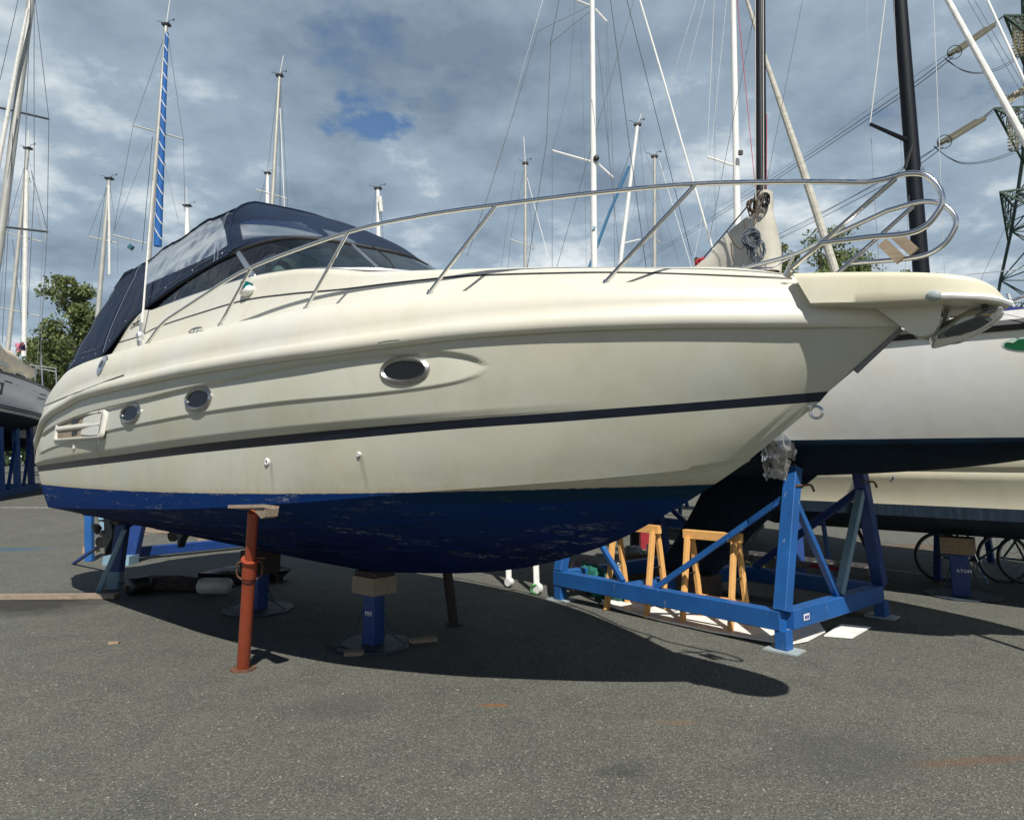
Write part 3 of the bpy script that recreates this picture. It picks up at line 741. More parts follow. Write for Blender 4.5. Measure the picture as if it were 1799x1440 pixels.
# ---- what shows through the glass: seats and helm
mb = MB(); mb.blob((-.52,-.70,3.33),(.10,.17,.26),amp=.05); mb.blob((-.95,-.35,3.18),(.16,.34,.36),amp=.05); mb.blob((-.75,-.35,2.92),(.34,.36,.12),amp=.03); bb(mb, 'helm_seat', M_cush, angle=60)
mb = MB(); mb.blob((-1.8,-.80,3.22),(.5,.14,.26),amp=.05); mb.blob((-2.1,-.2,2.9),(.8,.5,.14),amp=.03); bb(mb, 'cockpit_bench', M_skin, angle=60)
mb = MB(); mb.box((.05,-.35,3.12),(.45,.9,.2),Matrix.Rotation(R(12),3,'Y')); bb(mb, 'dashboard', M_black)
# ---- canopy
def prof_pts(b, sh, zc, n=34):
    b = Vector(b); s = Vector(sh); out = []
    sm = Vector((sh[0]+(b.x-s.x)*.08, sh[1]-.03*0, sh[2]-.20)); tw = Vector((sh[0], sh[1]*.72, zc-.045)); cor = Vector((sh[0], sh[1]*.99, sh[2]+.01)); cen = Vector((sh[0], 0, zc))
    for i in range(n+1):
        w = i/n
        if w < .62:
            f = w/.62; p = lerp(b, sm, f); p.y -= .025*math.sin(PI*f)
        elif w < .80:
            f = (w-.62)/.18; p = sm*(1-f)**2+cor*2*f*(1-f)+tw*f*f
        else:
            f = (w-.80)/.20; p = lerp(tw, cen, f); p.z += .015*math.sin(PI*f)
        out.append(p)
    return out
ST = [((-4.56,-1.30,2.80),(-4.36,-.95,3.93),4.02), ((-4.25,-1.31,2.83),(-4.15,-.96,4.04),4.12), ((-3.62,-1.255,2.885),(-3.6,-.97,4.07),4.17), ((-2.95,-1.185,3.235),(-2.65,-.97,4.165),4.28),
      ((-2.0,-1.135,3.47),(-1.9,-.97,4.215),4.36), ((-.95,-1.065,3.63),(-1.22,-.95,4.205),4.36)]
SP = [prof_pts(*s) for s in ST]
NP = len(SP[0])
cols = []
for j in range(NP): cols.append(catmull([s[j] for s in SP], 18))
secs = [[cols[j][i] for j in range(NP)] for i in range(len(cols[0]))]
# sag and drape between the bows
for i, s in enumerate(secs):
    for j, p in enumerate(s):
        w = j/(NP-1); sag = .022*noise.noise(Vector((p.x*2.2, w*5, 3)))+.012*noise.noise(Vector((p.x*7, w*4-p.x*3, 7)))
        if .05 < w < .6: p.y -= sag
        elif w >= .6: p.z += sag-.018*math.sin(PI*((i%18)/18.0))*(1 if w > .8 else 0)
# front section: arch -> top of windscreen
arch = secs[-1]; half = tg[20:61]       # tg index 20 (pillar) .. 60 (centre line)
def at_w(pl, w):
    q = w*(len(pl)-1); i = min(int(q), len(pl)-2); return lerp(pl[i], pl[i+1], q-i)
front = []
NF = 22
for i in range(NF+1):
    f = i/NF; row = []
    for j in range(NP):
        w = j/(NP-1); a = arch[j]; wt = w**1.15; c = at_w(half, wt)+Vector((0,0,.012))
        p = lerp(a, c, f); bl = math.sin(PI*f)*(.025+.035*sst(.2,.75,w))
        p.z += bl*.8; p.x += bl*.55*sst(.3,.9,w); p.y -= bl*.35*(1-sst(.4,.9,w))
        row.append(p)
    front.append(row)
# windows by position on the cloth
def inpoly(x, y, poly):
    c = False; n = len(poly)
    for i in range(n):
        x1, y1 = poly[i]; x2, y2 = poly[(i+1) % n]
        if (y1 > y) != (y2 > y) and x < (x2-x1)*(y-y1)/(y2-y1)+x1: c = not c
    return c
WSIDE = [(257,446),(288,424),(322,403),(355,390),(388,383),(396,408),(400,430),(370,449),(338,464),(296,482),(255,500)]
WF1 = [(421,391),(440,387),(467,386),(500,388),(530,391),(548,402),(569,415),(540,414),(505,413),(465,415),(427,421)]
WF2 = [(567,402),(595,409),(615,419),(631,429),(612,427),(594,422),(578,413)]
cloth = MB(); vin = {}
def quads(rows, polys):
    for a in range(len(rows)-1):
        for j in range(len(rows[0])-1):
            q = [rows[a][j], rows[a][j+1], rows[a+1][j+1], rows[a+1][j]]
            c = (q[0]+q[1]+q[2]+q[3])/4; u, v = proj(tow(c)); k = -1
            for m_, poly in polys:
                if inpoly(u, v, poly): k = m_
            for sgn in (1, -1):
                qq = [Vector((p.x, p.y*sgn, p.z)) for p in q]
                tgt = cloth if k < 0 else vin.setdefault((k, sgn), MB())
                tgt.add(qq, [(0,1,2,3) if sgn > 0 else (3,2,1,0)])
def refine(rows, k):
    out = []
    for r_ in rows:
        o = []
        for j in range(len(r_)-1):
            for t in range(k): o.append(lerp(r_[j], r_[j+1], t/k))
        o.append(r_[-1]); out.append(o)
    o2 = []
    for i in range(len(out)-1):
        for t in range(k): o2.append([lerp(a, b, t/k) for a, b in zip(out[i], out[i+1])])
    o2.append(out[-1]); return o2
quads(refine(secs, 3), [(0, WSIDE)])
quads(refine(front, 3), [(1, WF1), (2, WF2)])
# aft curtain
s0 = secs[0]; aft = [[Vector((p.x-.04*(1-f)*0-.05*math.sin(PI*(1-f)*.5), p.y*f, p.z)) for p in s0] for f in (1,.85,.6,.3,0)]
quads(aft, [])
canopy = bb(cloth, 'canopy', M_canvas, merge=.0006, angle=60)
for v_ in vin.values(): bb(v_, 'clear_panel', M_vinyl, canopy, merge=.0006, angle=60, fixn=False)
# seams, hems, hoops and snaps
mb = MB()
mb.tube([p*1.0+Vector((0,-.004 if p.y < -.2 else 0,.006)) for p in arch]+[Vector((p.x,-p.y,p.z+.006)) for p in arch][::-1], .012, 6)
mb.tube([s[0] for s in secs], .012, 6); mb.tube([Vector((s[0].x,-s[0].y,s[0].z)) for s in secs], .012, 6)
mb.tube([s[int(NP*.70)]+Vector((0,-.004,.004)) for s in secs], .011, 6)
mb.tube([s0[j]+Vector((-.004,-.004,0)) for j in range(NP)], .013, 6)
i3 = 36; mb.tube([p+Vector((0,-.006,0)) for p in secs[i3][:int(NP*.8)]], .006, 6)
bb(mb, 'hem', M_canvas, canopy)
mb = MB()
for k_ in (-6, -5): mb.tube([p+Vector((0,-.005,.004)) for p in secs[k_-1]], .0028, 4)
mb.tube([p+Vector((0,-.006,.003)) for p in secs[4][:int(NP*.7)]], .0028, 4); mb.tube([p+Vector((0,-.006,.003)) for p in secs[i3+2][:int(NP*.8)]], .0028, 4)
for jj in (3, int(NP*.66)): mb.tube([s[jj]+Vector((0,-.006,.002)) for s in secs], .0028, 4)
bb(mb, 'stitching', mat('pale_thread', (.20,.25,.32), .8), canopy)
mb = MB()
for i in range(6, len(secs), 9):
    p = secs[i][1]+Vector((0,-.012,.02)); mb.blob(p, (.011,.006,.011), amp=0, nu=8, nv=5)
bb(mb, 'snap_stud', M_steel, canopy)
mb = MB()
def hoop(sec, dz=-.03): 
    q = [Vector((p.x, p.y*.97, p.z+dz)) for p in sec[4:]]; return q+[Vector((p.x,-p.y,p.z)) for p in q][::-1]
mb.tube(hoop(secs[-2]), .013, 8); mb.tube(hoop(secs[62]), .013, 8); mb.tube(hoop(secs[22]), .013, 8)
for sg in (-1,1):
    a = secs[-2][20]; c = secs[44][8]; mb.tube([(a.x,sg*abs(a.y)*.95,a.z),(c.x-.1,sg*abs(c.y)*.93,c.z+.05)], .011, 8)
    a = secs[62][26]; c = secs[66][12]; mb.tube([(a.x,sg*abs(a.y)*.95,a.z-.03),(c.x+.15,sg*abs(c.y)*.93,c.z)], .011, 8)
bb(mb, 'canopy_frame', M_alu, canopy)
mb = MB()   # rolled flap at the aft top edge
mb.tube([secs[8][int(NP*.70)]+Vector((-.1,0,-.02)), secs[18][int(NP*.72)]+Vector((0,0,.02)), secs[26][int(NP*.72)]+Vector((0,0,.01))], [.02,.05,.03], 8); bb(mb, 'rolled_flap', M_canvas, canopy)
# ---- bow rail, both sides
def rail_side(sg):
    def P(l): return [Vector((x, y*(-sg), z)) for x, y, z in l]
    mb = MB()
    TP = [tuple(hity(u, v, y)) for u, v, y in ((258,604,-1.50),(285,566,-1.49),(360,517,-1.46),(440,470,-1.43),(610,408,-1.30),(740,379,-1.15),(870,360,-.97),(1040,339,-.74),(1220,323,-.53),(1400,319,-.38),(1522,320,-.315))]
    top = P(TP)
    if sg > 0: top = top[:4]+P([(1.0,-1.34,3.18),(1.29,-1.32,3.17),(2.44,-1.04,3.12),(3.31,-.62,3.05),(3.73,-.48,3.04),(3.96,-.38,3.07)])+[hity(1558,370,.315)]
    body = fillet(top[:3], .25)[:-1]+catmull(top[2:], 8)
    NEAR = [(1550,315),(1578,308),(1600,304),(1622,306),(1639,317),(1651,333),(1655,347),(1654,360),(1644,377),(1628,395),(1608,406),(1578,412),(1536,415),(1494,420),(1444,426)]
    FAR = [(1592,360),(1619,354),(1639,354),(1658,360),(1672,372),(1679,385),(1678,399),(1667,419),(1653,433),(1628,447),(1594,454),(1536,459),(1480,463)]
    loop = [hity(u, v, -.31) for u, v in NEAR] if sg < 0 else [hity(u, v, .31) for u, v in FAR]
    mb.tube(body+catmull(loop, 5)[0:], .0145, 10); 
    t = bb(mb, 'bow_rail', M_steel, angle=60)
    for a, b in (((-.27,-1.46,2.76),(.16,-1.43,3.19)),((.89,-1.39,2.74),(1.29,-1.32,3.15)),((1.99,-1.18,2.72),(2.44,-1.04,3.11)),((3.50,-.55,2.67),(3.73,-.48,3.03)),((3.93,-.24,2.71),(lambda q: (q.x,-q.y,q.z))(hity(1604,362,.31)))) if sg > 0 else ((tuple(hity(385,573,-1.46)),tuple(hity(440,472,-1.43))),(tuple(hity(535,546,-1.39)),tuple(hity(610,410,-1.30))),(tuple(hity(752,516,-1.14)),tuple(hity(870,362,-.97))),(tuple(hity(1060,499,-.68)),tuple(hity(1220,325,-.53))),(tuple(hity(1381,480,-.24)),tuple(hity(1574,313,-.31)))):
        mb = MB(); q = P([a, b]); mb.tube(q, .0125, 10); mb.cyl(q[0]+Vector((0,0,-.02)), q[0]+(q[1]-q[0]).normalized()*.03, .02, 10); bb(mb, 'stanchion', M_steel, t)
    mb = MB(); q = P([(4.24,-.365,2.735),(4.08,-.395,2.757)]); 
    return t
rs_ = rail_side(1); rp_ = rail_side(-1)
mb = MB(); c0 = hity(1578,434,.27); M = Matrix.Rotation(R(54),3,'Y')
for d in (-.038,.038): mb.box(c0+M @ Vector((0,d*.5,d)), (.15,.03,.058), M)
bb(mb, 'boarding_step', M_oldwood, rp_, smooth=False)
# ---- whip antenna on its ratchet mount
a0 = hity(246, 600, -1.27); a1 = hity(249, 572, -1.27); a2 = hity(252, 540, -1.27); a3 = hity(269, 318, -1.27)
mb = MB(); mb.tube([a1, a2, lerp(a2,a3,.55), a3], [.016,.011,.008,.005], 8); ant = bb(mb, 'whip_antenna', M_white)
mb = MB(); mb.blob(lerp(a0,a1,.35), (.04,.045,.055), amp=.1); mb.cyl(a0+Vector((0,.02,-.06)), a0+Vector((0,0,.02)), .035, 10); mb.cyl(lerp(a0,a1,.6), lerp(a1,a2,.2), .02, 10); bb(mb, 'ratchet_mount', M_alu, ant)
# ---- stern drives
for sg in (-1, 1):
    mb = MB(); cx_ = -5.16; y = .48*sg
    pr = [(cx_+.2,y,1.12),(cx_-.12,y,1.16),(cx_-.18,y,1.0),(cx_-.10,y,.86),(cx_-.06,y,.74),(cx_-.12,y,.66),(cx_-.02,y,.56),(cx_+.03,y,.42),(cx_+.10,y,.54),(cx_+.22,y,.64),(cx_+.24,y,.74),(cx_+.16,y,.85),(cx_+.22,y,1.0)]
    mb.prism(pr, (0,-.05,0), (0,.05,0))
    mb.tube([(cx_+.26,y,.68),(cx_+.16,y,.68),(cx_-.02,y,.68),(cx_-.14,y,.68)], [.02,.06,.065,.045], 12)
    mb.box((cx_+.0,y,.86),(.42,.17,.018)); mb.cyl((cx_+.28,y,1.10),(cx_-.04,y,1.10),.13,14)
    dr_ = bb(mb, 'stern_drive', M_orange, angle=40)
    mb = MB()
    for k in range(3):
        an = 2*PI*k/3+.4; d = Vector((0,math.cos(an),math.sin(an))); t_ = Vector((0,-math.sin(an),math.cos(an)))
        rws = []
        for f in range(7):
            r_ = .05+.145*f/6; wd = .085*math.sin(PI*(.22+.62*f/6))
            pit = R(62-28*f/6); ax = Vector((math.cos(pit),0,0))+t_*math.sin(pit)
            c = Vector((cx_-.22,y,.68))+d*r_
            rws.append([c-ax*wd, c+Vector((-.012,0,0)), c+ax*wd])
        mb.grid(rws)
    mb.tube([(cx_-.14,y,.68),(cx_-.26,y,.68),(cx_-.31,y,.68)], [.045,.045,.015], 12)
    bb(mb, 'propeller', M_prop, dr_)
mb = MB(); mb.box((-5.2,0,1.5),(.5,2.0,.05)); bb(mb, 'swim_platform', M_deck)
# ================================================================== GROUND
def gz(x, y): return .52*sst(12.5, 23, y)*sst(3.0, 9.0, -x)
mb = MB(); rows = []
xs = [-400,-150,-80]+[-50+i*1.5 for i in range(0,47)]+[22,40,80,150,400]; ys = [-60,-20]+[i*1.5-6 for i in range(0,28)]+[40,60,100,200,600]
for y in ys: rows.append([Vector((x, y, gz(x, y))) for x in xs])
mb.grid(rows); g = mb.build('asphalt', M_asph, fixn=True); tag(g, kind='structure')

rnd = random.Random(5); mb = MB()
for i in range(700):
    u = rnd.uniform(-60, 1860); v = 900+540*rnd.random()**1.3; p = gp(u, v); s = rnd.uniform(.003, .009); k = rnd.uniform(.5, 1)
    a = rnd.uniform(0, 6.28); x = Vector((math.cos(a), math.sin(a), 0))*s; y = Vector((-math.sin(a), math.cos(a), 0))*s*k
    z = Vector((0, 0, s*.8)); p = Vector((p.x, p.y, gz(p.x, p.y)+.001))
    mb.add([p+x, p+y, p-x, p-y, p+z+x*.3], [(0,1,4),(1,2,4),(2,3,4),(3,0,4),(3,2,1,0)])
o = mb.build('loose_gravel', mat('pale_gravel', (.34,.33,.29), .85, col2=(.16,.15,.13), vscale=3), smooth=False, fixn=False)
tag(o, 'pale loose grit scattered over the asphalt', 'gravel', kind='stuff')
# ================================================================== PROPS, STANDS AND CLUTTER
class Thing:
    """an Empty at the base of a thing; parts are drawn in world coordinates and parented to it"""
    def __init__(s, name, base, label, cat, group=None, rz=0.0):
        s.base = Vector(base); s.o = empty(name, s.base, 0, label, cat, group)
    def part(s, name, mb, m, parent=None, **k):
        mb.v = [tuple(Vector(v)-s.base) for v in mb.v]
        return mb.build(name, m, parent or s.o, **k)
def single(name, mb, m, base, label, cat, group=None, kind=None, **k):
    base = Vector(base); mb.v = [tuple(Vector(v)-base) for v in mb.v]
    o = mb.build(name, m, None, **k); o.location = base
    return tag(o, label, cat, group, kind)
Zv = Vector((0,0,1))
def plank(name, c, size, M, m, label, cat='plank', group=None):
    mb = MB(); mb.box(c, size, M); o = single(name, mb, m, Vector(c), label, cat, group, smooth=False); return o
def rotz(a): return Matrix.Rotation(a, 3, 'Z')
def boat_prop(base, top, mats, label, collar=True, plate=.075):
    if not collar: plate = .07
    base = Vector(base); top = Vector(top); d = (top-base).normalized(); ln = (top-base).length
    t = Thing('boat_prop', base, label, 'prop', 'tubular props holding up the cruiser')
    mb = MB(); mb.cyl(base, base+Vector((0,0,.012)), plate*1.35, 18); t.part('base_plate', mb, mats[1], angle=30)
    mb = MB(); mid = base+d*(ln*.70); mb.cyl(base+Vector((0,0,.01)), mid, .050, 18); t.part('lower_tube', mb, mats[0])
    mb = MB(); mb.cyl(mid-d*.01, top, .040, 16); t.part('upper_tube', mb, mats[0])
    if collar:
        mb = MB(); mb.cyl(mid-d*.13, mid+d*.012, .056, 18); mb.cyl(mid+d*.012, mid+d*.022, .068, 18); t.part('collar_nut', mb, mats[0], angle=30)
        mb = MB(); x = Vector((1,0,0))
        for sg in (-1,1):
            mb.tube(catmull([mid-d*.0+x*sg*.055, mid-d*.02+x*sg*.095, mid-d*.12+x*sg*.095, mid-d*.16+x*sg*.055],5), .007, 8)
        mb.cyl(mid+d*.03-x*.04, mid+d*.03+x*.12, .007, 8); h = t.part('collar_handle', mb, M_rust)
        mb = MB(); mb.cyl(mid-d*.17, mid-d*.16, .0535, 16); t.part('locking_ring', mb, M_black)
    return t
PF = gp(427, 1175); PTOP = tow(hity(445, 898, -1.36))
boat_prop(PF, PTOP, (M_redprop, M_rust), 'rusty red tubular prop with a looped handle collar, in sunlight')
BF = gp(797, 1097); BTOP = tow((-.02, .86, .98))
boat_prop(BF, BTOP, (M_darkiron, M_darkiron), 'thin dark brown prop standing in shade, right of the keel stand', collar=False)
c = tow(hity(444, 893, -1.44)); mb = MB(); mb.box(c+Vector((0,0,.012)), (.52,.12,.024), rotz(-TH) @ Matrix.Rotation(R(-3),3,'Y') @ Matrix.Rotation(R(-9),3,'X'))
single('wooden_plank', mb, M_oldwood, c, 'short grey plank between the red prop and the blue hull', 'plank', smooth=False)
c2 = tow(hity(467, 898, -1.44)); mb = MB()
mb.prism([c2+FW*a+Zv*b for a, b in ((-.10,.02),(.09,.025),(.075,-.03),(.03,-.045))], PT*-.05, PT*.05)
single('wooden_wedge', mb, M_oldwood, c2, 'pale wooden wedge under the plank on the red prop', 'wedge', smooth=False)
# ---- keel stands of the cruiser
def keel_stand(b, h, w, m, label, disc=.42, group='steel keel stands under the boats', ropes=True, tilt=0, sticker=False):
    b = Vector(b); t = Thing('keel_stand', b, label, 'stand', group)
    mb = MB(); rows = []
    n = 10
    ring = [b+Vector((math.cos(2*PI*i/n+.2)*disc*(1+.06*math.sin(i*2.3)), math.sin(2*PI*i/n+.2)*disc*(1+.06*math.sin(i*1.7)), .006)) for i in range(n)]
    mb.prism(ring, (0,0,0), (0,0,.012)); t.part('base_plate', mb, M_dplate, smooth=False)
    M = rotz(-TH+R(8)); x = M @ Vector((1,0,0)); y = M @ Vector((0,1,0))
    mb = MB(); mb.bar(b+Vector((0,0,.018)), b+Vector((0,0,h)), w, w, up=y, bev=.01); p_ = t.part('post', mb, m)
    mb = MB(); mb.box(b+Vector((0,0,h+.006)), (w*1.5,w*1.5,.012), M); t.part('head_plate', mb, m, smooth=False)
    if ropes:
        mb = MB()
        for a in (R(185), R(-12), R(80)):
            e = b+Vector((math.cos(a)*disc*.88, math.sin(a)*disc*.88, .02))
            mb.tube(catmull([b+Vector((math.cos(a)*w*.55, math.sin(a)*w*.55, h-.08)), lerp(b+Vector((0,0,h-.08)), e, .55)+Vector((0,0,-.05)), e], 6), .007, 6)
        t.part('tie_rope', mb, M_rope)
    if sticker:
        f = b-y*(w/2+.002)
        cu = bpy.data.curves.new('t', 'FONT'); cu.body = sticker; cu.size = .055; cu.extrude = .0005; cu.offset = .001
        to = bpy.data.objects.new('t', cu); COL.objects.link(to); dg = bpy.context.evaluated_depsgraph_get(); me = bpy.data.meshes.new_from_object(to.evaluated_get(dg))
        bpy.data.objects.remove(to); bpy.data.curves.remove(cu)
        Mx = Matrix((x, Zv, -y)).transposed().to_4x4(); Mx.translation = f-x*.035+Zv*(h*.60)-b
        me.transform(Mx); me.materials.clear(); me.materials.append(M_white); me.name = 'sticker_lettering'
        o = bpy.data.objects.new('sticker_lettering', me); COL.objects.link(o); o.parent = t.o
    return t
KB = gp(655, 1132)
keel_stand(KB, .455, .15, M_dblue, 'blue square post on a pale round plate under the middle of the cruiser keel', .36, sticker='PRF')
c = KB+Zv*.545; mb = MB(); mb.box(c, (.32,.27,.155), rotz(-TH)); o_ = single('timber_block', mb, M_oldwood, c, 'weathered timber block on top of the blue keel post', 'timber block', smooth=False)
c = KB+Zv*.645; mb = MB(); mb.box(c, (.30,.22,.045), rotz(-TH+.04)); single('timber_pad', mb, M_darkiron, c, 'thin dark pad pressed between timber block and keel', 'pad', smooth=False)
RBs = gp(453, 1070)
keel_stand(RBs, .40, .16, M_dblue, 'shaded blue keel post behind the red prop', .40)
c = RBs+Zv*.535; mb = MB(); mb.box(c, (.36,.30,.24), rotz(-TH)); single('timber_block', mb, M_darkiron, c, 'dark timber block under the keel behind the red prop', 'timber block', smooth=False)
t = Thing('brace_leg', gp(487, 1020), 'slanting dark brace beside the rear keel post', 'brace'); mb = MB(); mb.bar(gp(489,1022), gp(489,1022)+Vector((-.20,.05,.62)), .04, .04); t.part('strut', mb, M_darkiron); mb = MB(); mb.box(gp(489,1022)+Zv*.008, (.2,.16,.016)); t.part('foot', mb, M_darkiron, smooth=False)
# trestle under the stern
SB_ = tow((-4.55,-.55,0))
t = Thing('stern_trestle', gp(178,1040), 'pale blue footed trestle propping the stern on the left', 'trestle', None)
topb = tow((-4.62,-.40,.83)); f1 = gp(172,1040); f2 = gp(213,1028); f3 = gp(128,990)
for f, w in ((f1,.055),):
    mb = MB(); mb.bar(f, f+Vector((.22,.12,.78)), .06, .06, bev=.008); t.part('leg', mb, M_paleblue)
mb = MB(); mb.bar(f3, tow((-4.7,-.35,.86)), .045, .045, bev=.006); t.part('leg', mb, M_dblue)
pbx = lerp(f1, f2, .35)+Vector((.05,.1,0)); mb = MB(); mb.bar(pbx, pbx+Vector((.03,.03,.84)), .15, .12, bev=.01); t.part('post', mb, M_dblue)
mb = MB(); mb.bar(pbx, pbx+Vector((.007,.005,.22)), .156, .126, bev=.01); t.part('post_foot', mb, M_paleblue)
mb = MB(); mb.box(pbx+Vector((.03,.02,.86)), (.32,.22,.04), rotz(-TH)); t.part('head', mb, M_darkiron, smooth=False)
c = gp(110, 1047); mb = MB(); mb.bar(gp(-40,1052)+Zv*.03, gp(205,1050)+Zv*.03, .13, .05); single('base_board', mb, M_oldwood, c, 'long ochre board on the ground under the stern trestle', 'board', smooth=False)
# things lying in the shade under the stern
def fender(p, q, r, m, label, name='fender'):
    p = Vector(p); q = Vector(q); d = q-p; t = Thing(name, (p+q)/2-Zv*r, label, 'fender', 'fenders lying under the cruiser')
    mb = MB(); prof = [(0,.12),(.02,.45),(.06,.8),(.12,.97),(.2,1),(.5,1),(.8,1),(.88,.97),(.94,.8),(.98,.45),(1,.12)]
    mb.tube([p+d*f for f, _ in prof], [r*k for _, k in prof], 18); t.part('body', mb, m, angle=60)
    mb = MB(); mb.cyl(q-d*.02, q+d*.08, r*.2, 10); mb.cyl(p+d*.02, p-d*.06, r*.2, 10); t.part('eyelet_end', mb, M_black)
fender(gp(345,1043)+Zv*.10, gp(408,1043)+Zv*.10, .10, M_fender, 'pale cylindrical fender lying in shade left of the red prop')
fender(gp(222,1047)+Zv*.11, gp(262,1040)+Zv*.11, .11, M_black, 'black fender lying behind the stern trestle')
mb = MB(); mb.blob(gp(425,1020)+Zv*.07, (.60,.28,.13), rotz(.1), 22, 9, .5, 2.2, 5); single('dark_tarpaulin', mb, M_black, gp(425,1020), 'crumpled black tarpaulin in shade around the rear keel post', 'tarpaulin')
mb = MB(); mb.blob(gp(300,1035)+Zv*.06, (.55,.2,.11), rotz(-.1), 22, 9, .5, 2.5, 9); single('dark_tarpaulin', mb, M_darkiron, gp(300,1035), 'low dark heap between the two fenders under the stern', 'tarpaulin')
plank('wooden_offcut', gp(742,1127)+Zv*.02, (.27,.085,.035), rotz(R(22)), M_oldwood, 'brown wooden offcut right of the round plate, pointing up right', 'offcut')
plank('wooden_offcut', gp(622,1149)+Zv*.015, (.17,.09,.03), rotz(R(12)), M_stump, 'pale wooden offcut in the sun at the edge of the round plate', 'offcut')
plank('wooden_offcut', gp(592,1139)+Zv*.012, (.20,.03,.02), rotz(R(-22)), M_darkiron, 'thin dark stick at the left edge of the round plate', 'offcut')
plank('bark_chip', gp(200,1130)+Zv*.01, (.09,.04,.015), rotz(R(8)), M_stump, 'small tan wood chip lying alone on the asphalt at left', 'wood chip')
# big blue cradle far behind the stern
def long_cradle():
    b = gp(250, 975); t = Thing('boat_cradle', b, 'empty blue steel cradle with a long low beam behind the stern', 'cradle')
    a = gp(212, 985)+Zv*.13; e = gp(560, 950)+Zv*.13
    mb = MB(); mb.bar(a, e, .16, .16, bev=.01); t.part('beam', mb, M_dblue)
    for (u, v, du, hh, m_) in ((228,988,.12,.95,M_dblue),(560,955,-.05,.95,M_dblue)):
        p = gp(u, v); mb = MB(); mb.bar(p, p+Vector((du,.05,hh)), .2, .16, bev=.01); t.part('post', mb, m_)
    p = gp(212,990); mb = MB(); mb.box(p+Zv*.07, (.42,.30,.14)); t.part('foot', mb, M_paleblue, smooth=False)
    p = gp(147,985); mb = MB(); mb.bar(p+Vector((.1,0,0)), p+Vector((-.02,.05,1.0)), .12, .10, bev=.01); t.part('leg', mb, M_blue)
    p = gp(160,975); mb = MB(); mb.bar(p+Vector((.25,.15,0)), p+Vector((-.03,.08,1.0)), .10, .08, bev=.01); t.part('leg', mb, M_paleblue)
    mb = MB(); mb.bar(gp(147,985)+Zv*.95, gp(228,988)+Zv*.92, .12, .12); t.part('cross_beam', mb, M_dblue)
long_cradle()
plank('wooden_block', gp(160,970)+Zv*.06, (.22,.2,.12), rotz(.2), M_stump, 'small wooden block under the pale blue cradle leg', 'timber block')
# pallets and boards lying far behind the stern
t = Thing('pallet', gp(300,942), 'low stack of planks far behind the stern drives', 'pallet')
for i in range(4):
    mb = MB(); mb.bar(gp(240+8*i,940-i*2)+Zv*(.10+.02*i), gp(335+6*i,944-i*2)+Zv*(.10+.02*i), .16, .03); t.part('plank', mb, M_oldwood, smooth=False)
for u, v in ((250,945),(320,948)):
    mb = MB(); mb.box(gp(u,v)+Zv*.04, (.12,.5,.08)); t.part('bearer', mb, M_stump, smooth=False)
mb = MB(); mb.prism([gp(225,922)+Zv*.15, gp(262,925)+Zv*.15, gp(290,934)+Zv*.15, gp(228,936)+Zv*.15], (0,0,0), (0,0,.03)); single('blue_sheet', mb, M_blue, gp(250,930), 'bright blue flat sheet on the pallet behind the stern', 'sheet', smooth=False)
plank('plank_stack', gp(395,952)+Zv*.05, (1.1,.2,.10), rotz(-.15), M_oldwood, 'weathered planks lying left of the red prop, far behind', 'planks')
# ---- white trestle legs with castors behind the keel
t = Thing('launching_trolley', gp(915,1015), 'white tubular trolley legs with small green wheel behind the keel', 'trolley')
for u, v, m_ in ((894,1031,0),(943,1043,1)):
    p = gp(u, v)+Zv*.07; mb = MB(); mb.bar(p, p+Vector((-.03,.10,1.0)), .075, .05, bev=.01); t.part('leg', mb, M_white)
    mb = MB(); mb.cyl(p+Vector((-.02,-.03,0)), p+Vector((.03,.03,0)), .05 if not m_ else .066, 18); w_ = t.part('wheel', mb, M_white)
    if m_:
        mb = MB(); x = Vector((.64,-.77,0)); q = p+Vector((-.02,-.035,0)); ring = [q+Vector((math.cos(a)*.055,0,math.sin(a)*.055)) for a in [2*PI*i/20 for i in range(20)]]
        mb.tube(ring, .013, 8, closed=True); t.part('green_rim', mb, mat('lime_green_plastic', (.10,.36,.10), .5), w_)
mb = MB(); mb.bar(gp(894,1020)+Vector((-.03,.10,1.0)), gp(943,1032)+Vector((-.03,.10,1.0)), .06, .06); t.part('cross_bar', mb, M_white)
# ---- painted lines
def ground_line(a, b, w):
    a = Vector(a); b = Vector(b); d = (b-a).normalized(); s = Vector((-d.y,d.x,0))*w/2
    n = 24; rows = [[], []]
    for i in range(n+1):
        p = lerp(a, b, i/n); 
        for k, q in enumerate((p-s, p+s)): rows[k].append(Vector((q.x, q.y, gz(q.x, q.y)+.006)))
    mb = MB(); mb.grid(rows); o = mb.build('painted_line', M_line); tag(o, kind='structure')
ground_line((-24,24.5,0),(-9.5,24.5,0),.12)
ground_line((-18,19.3,0),(-9.0,19.0,0),.10)
ground_line(gp(1480,990), gp(1665,1014), .09)
ground_line(gp(1720,1012), gp(1735,1015), .09)
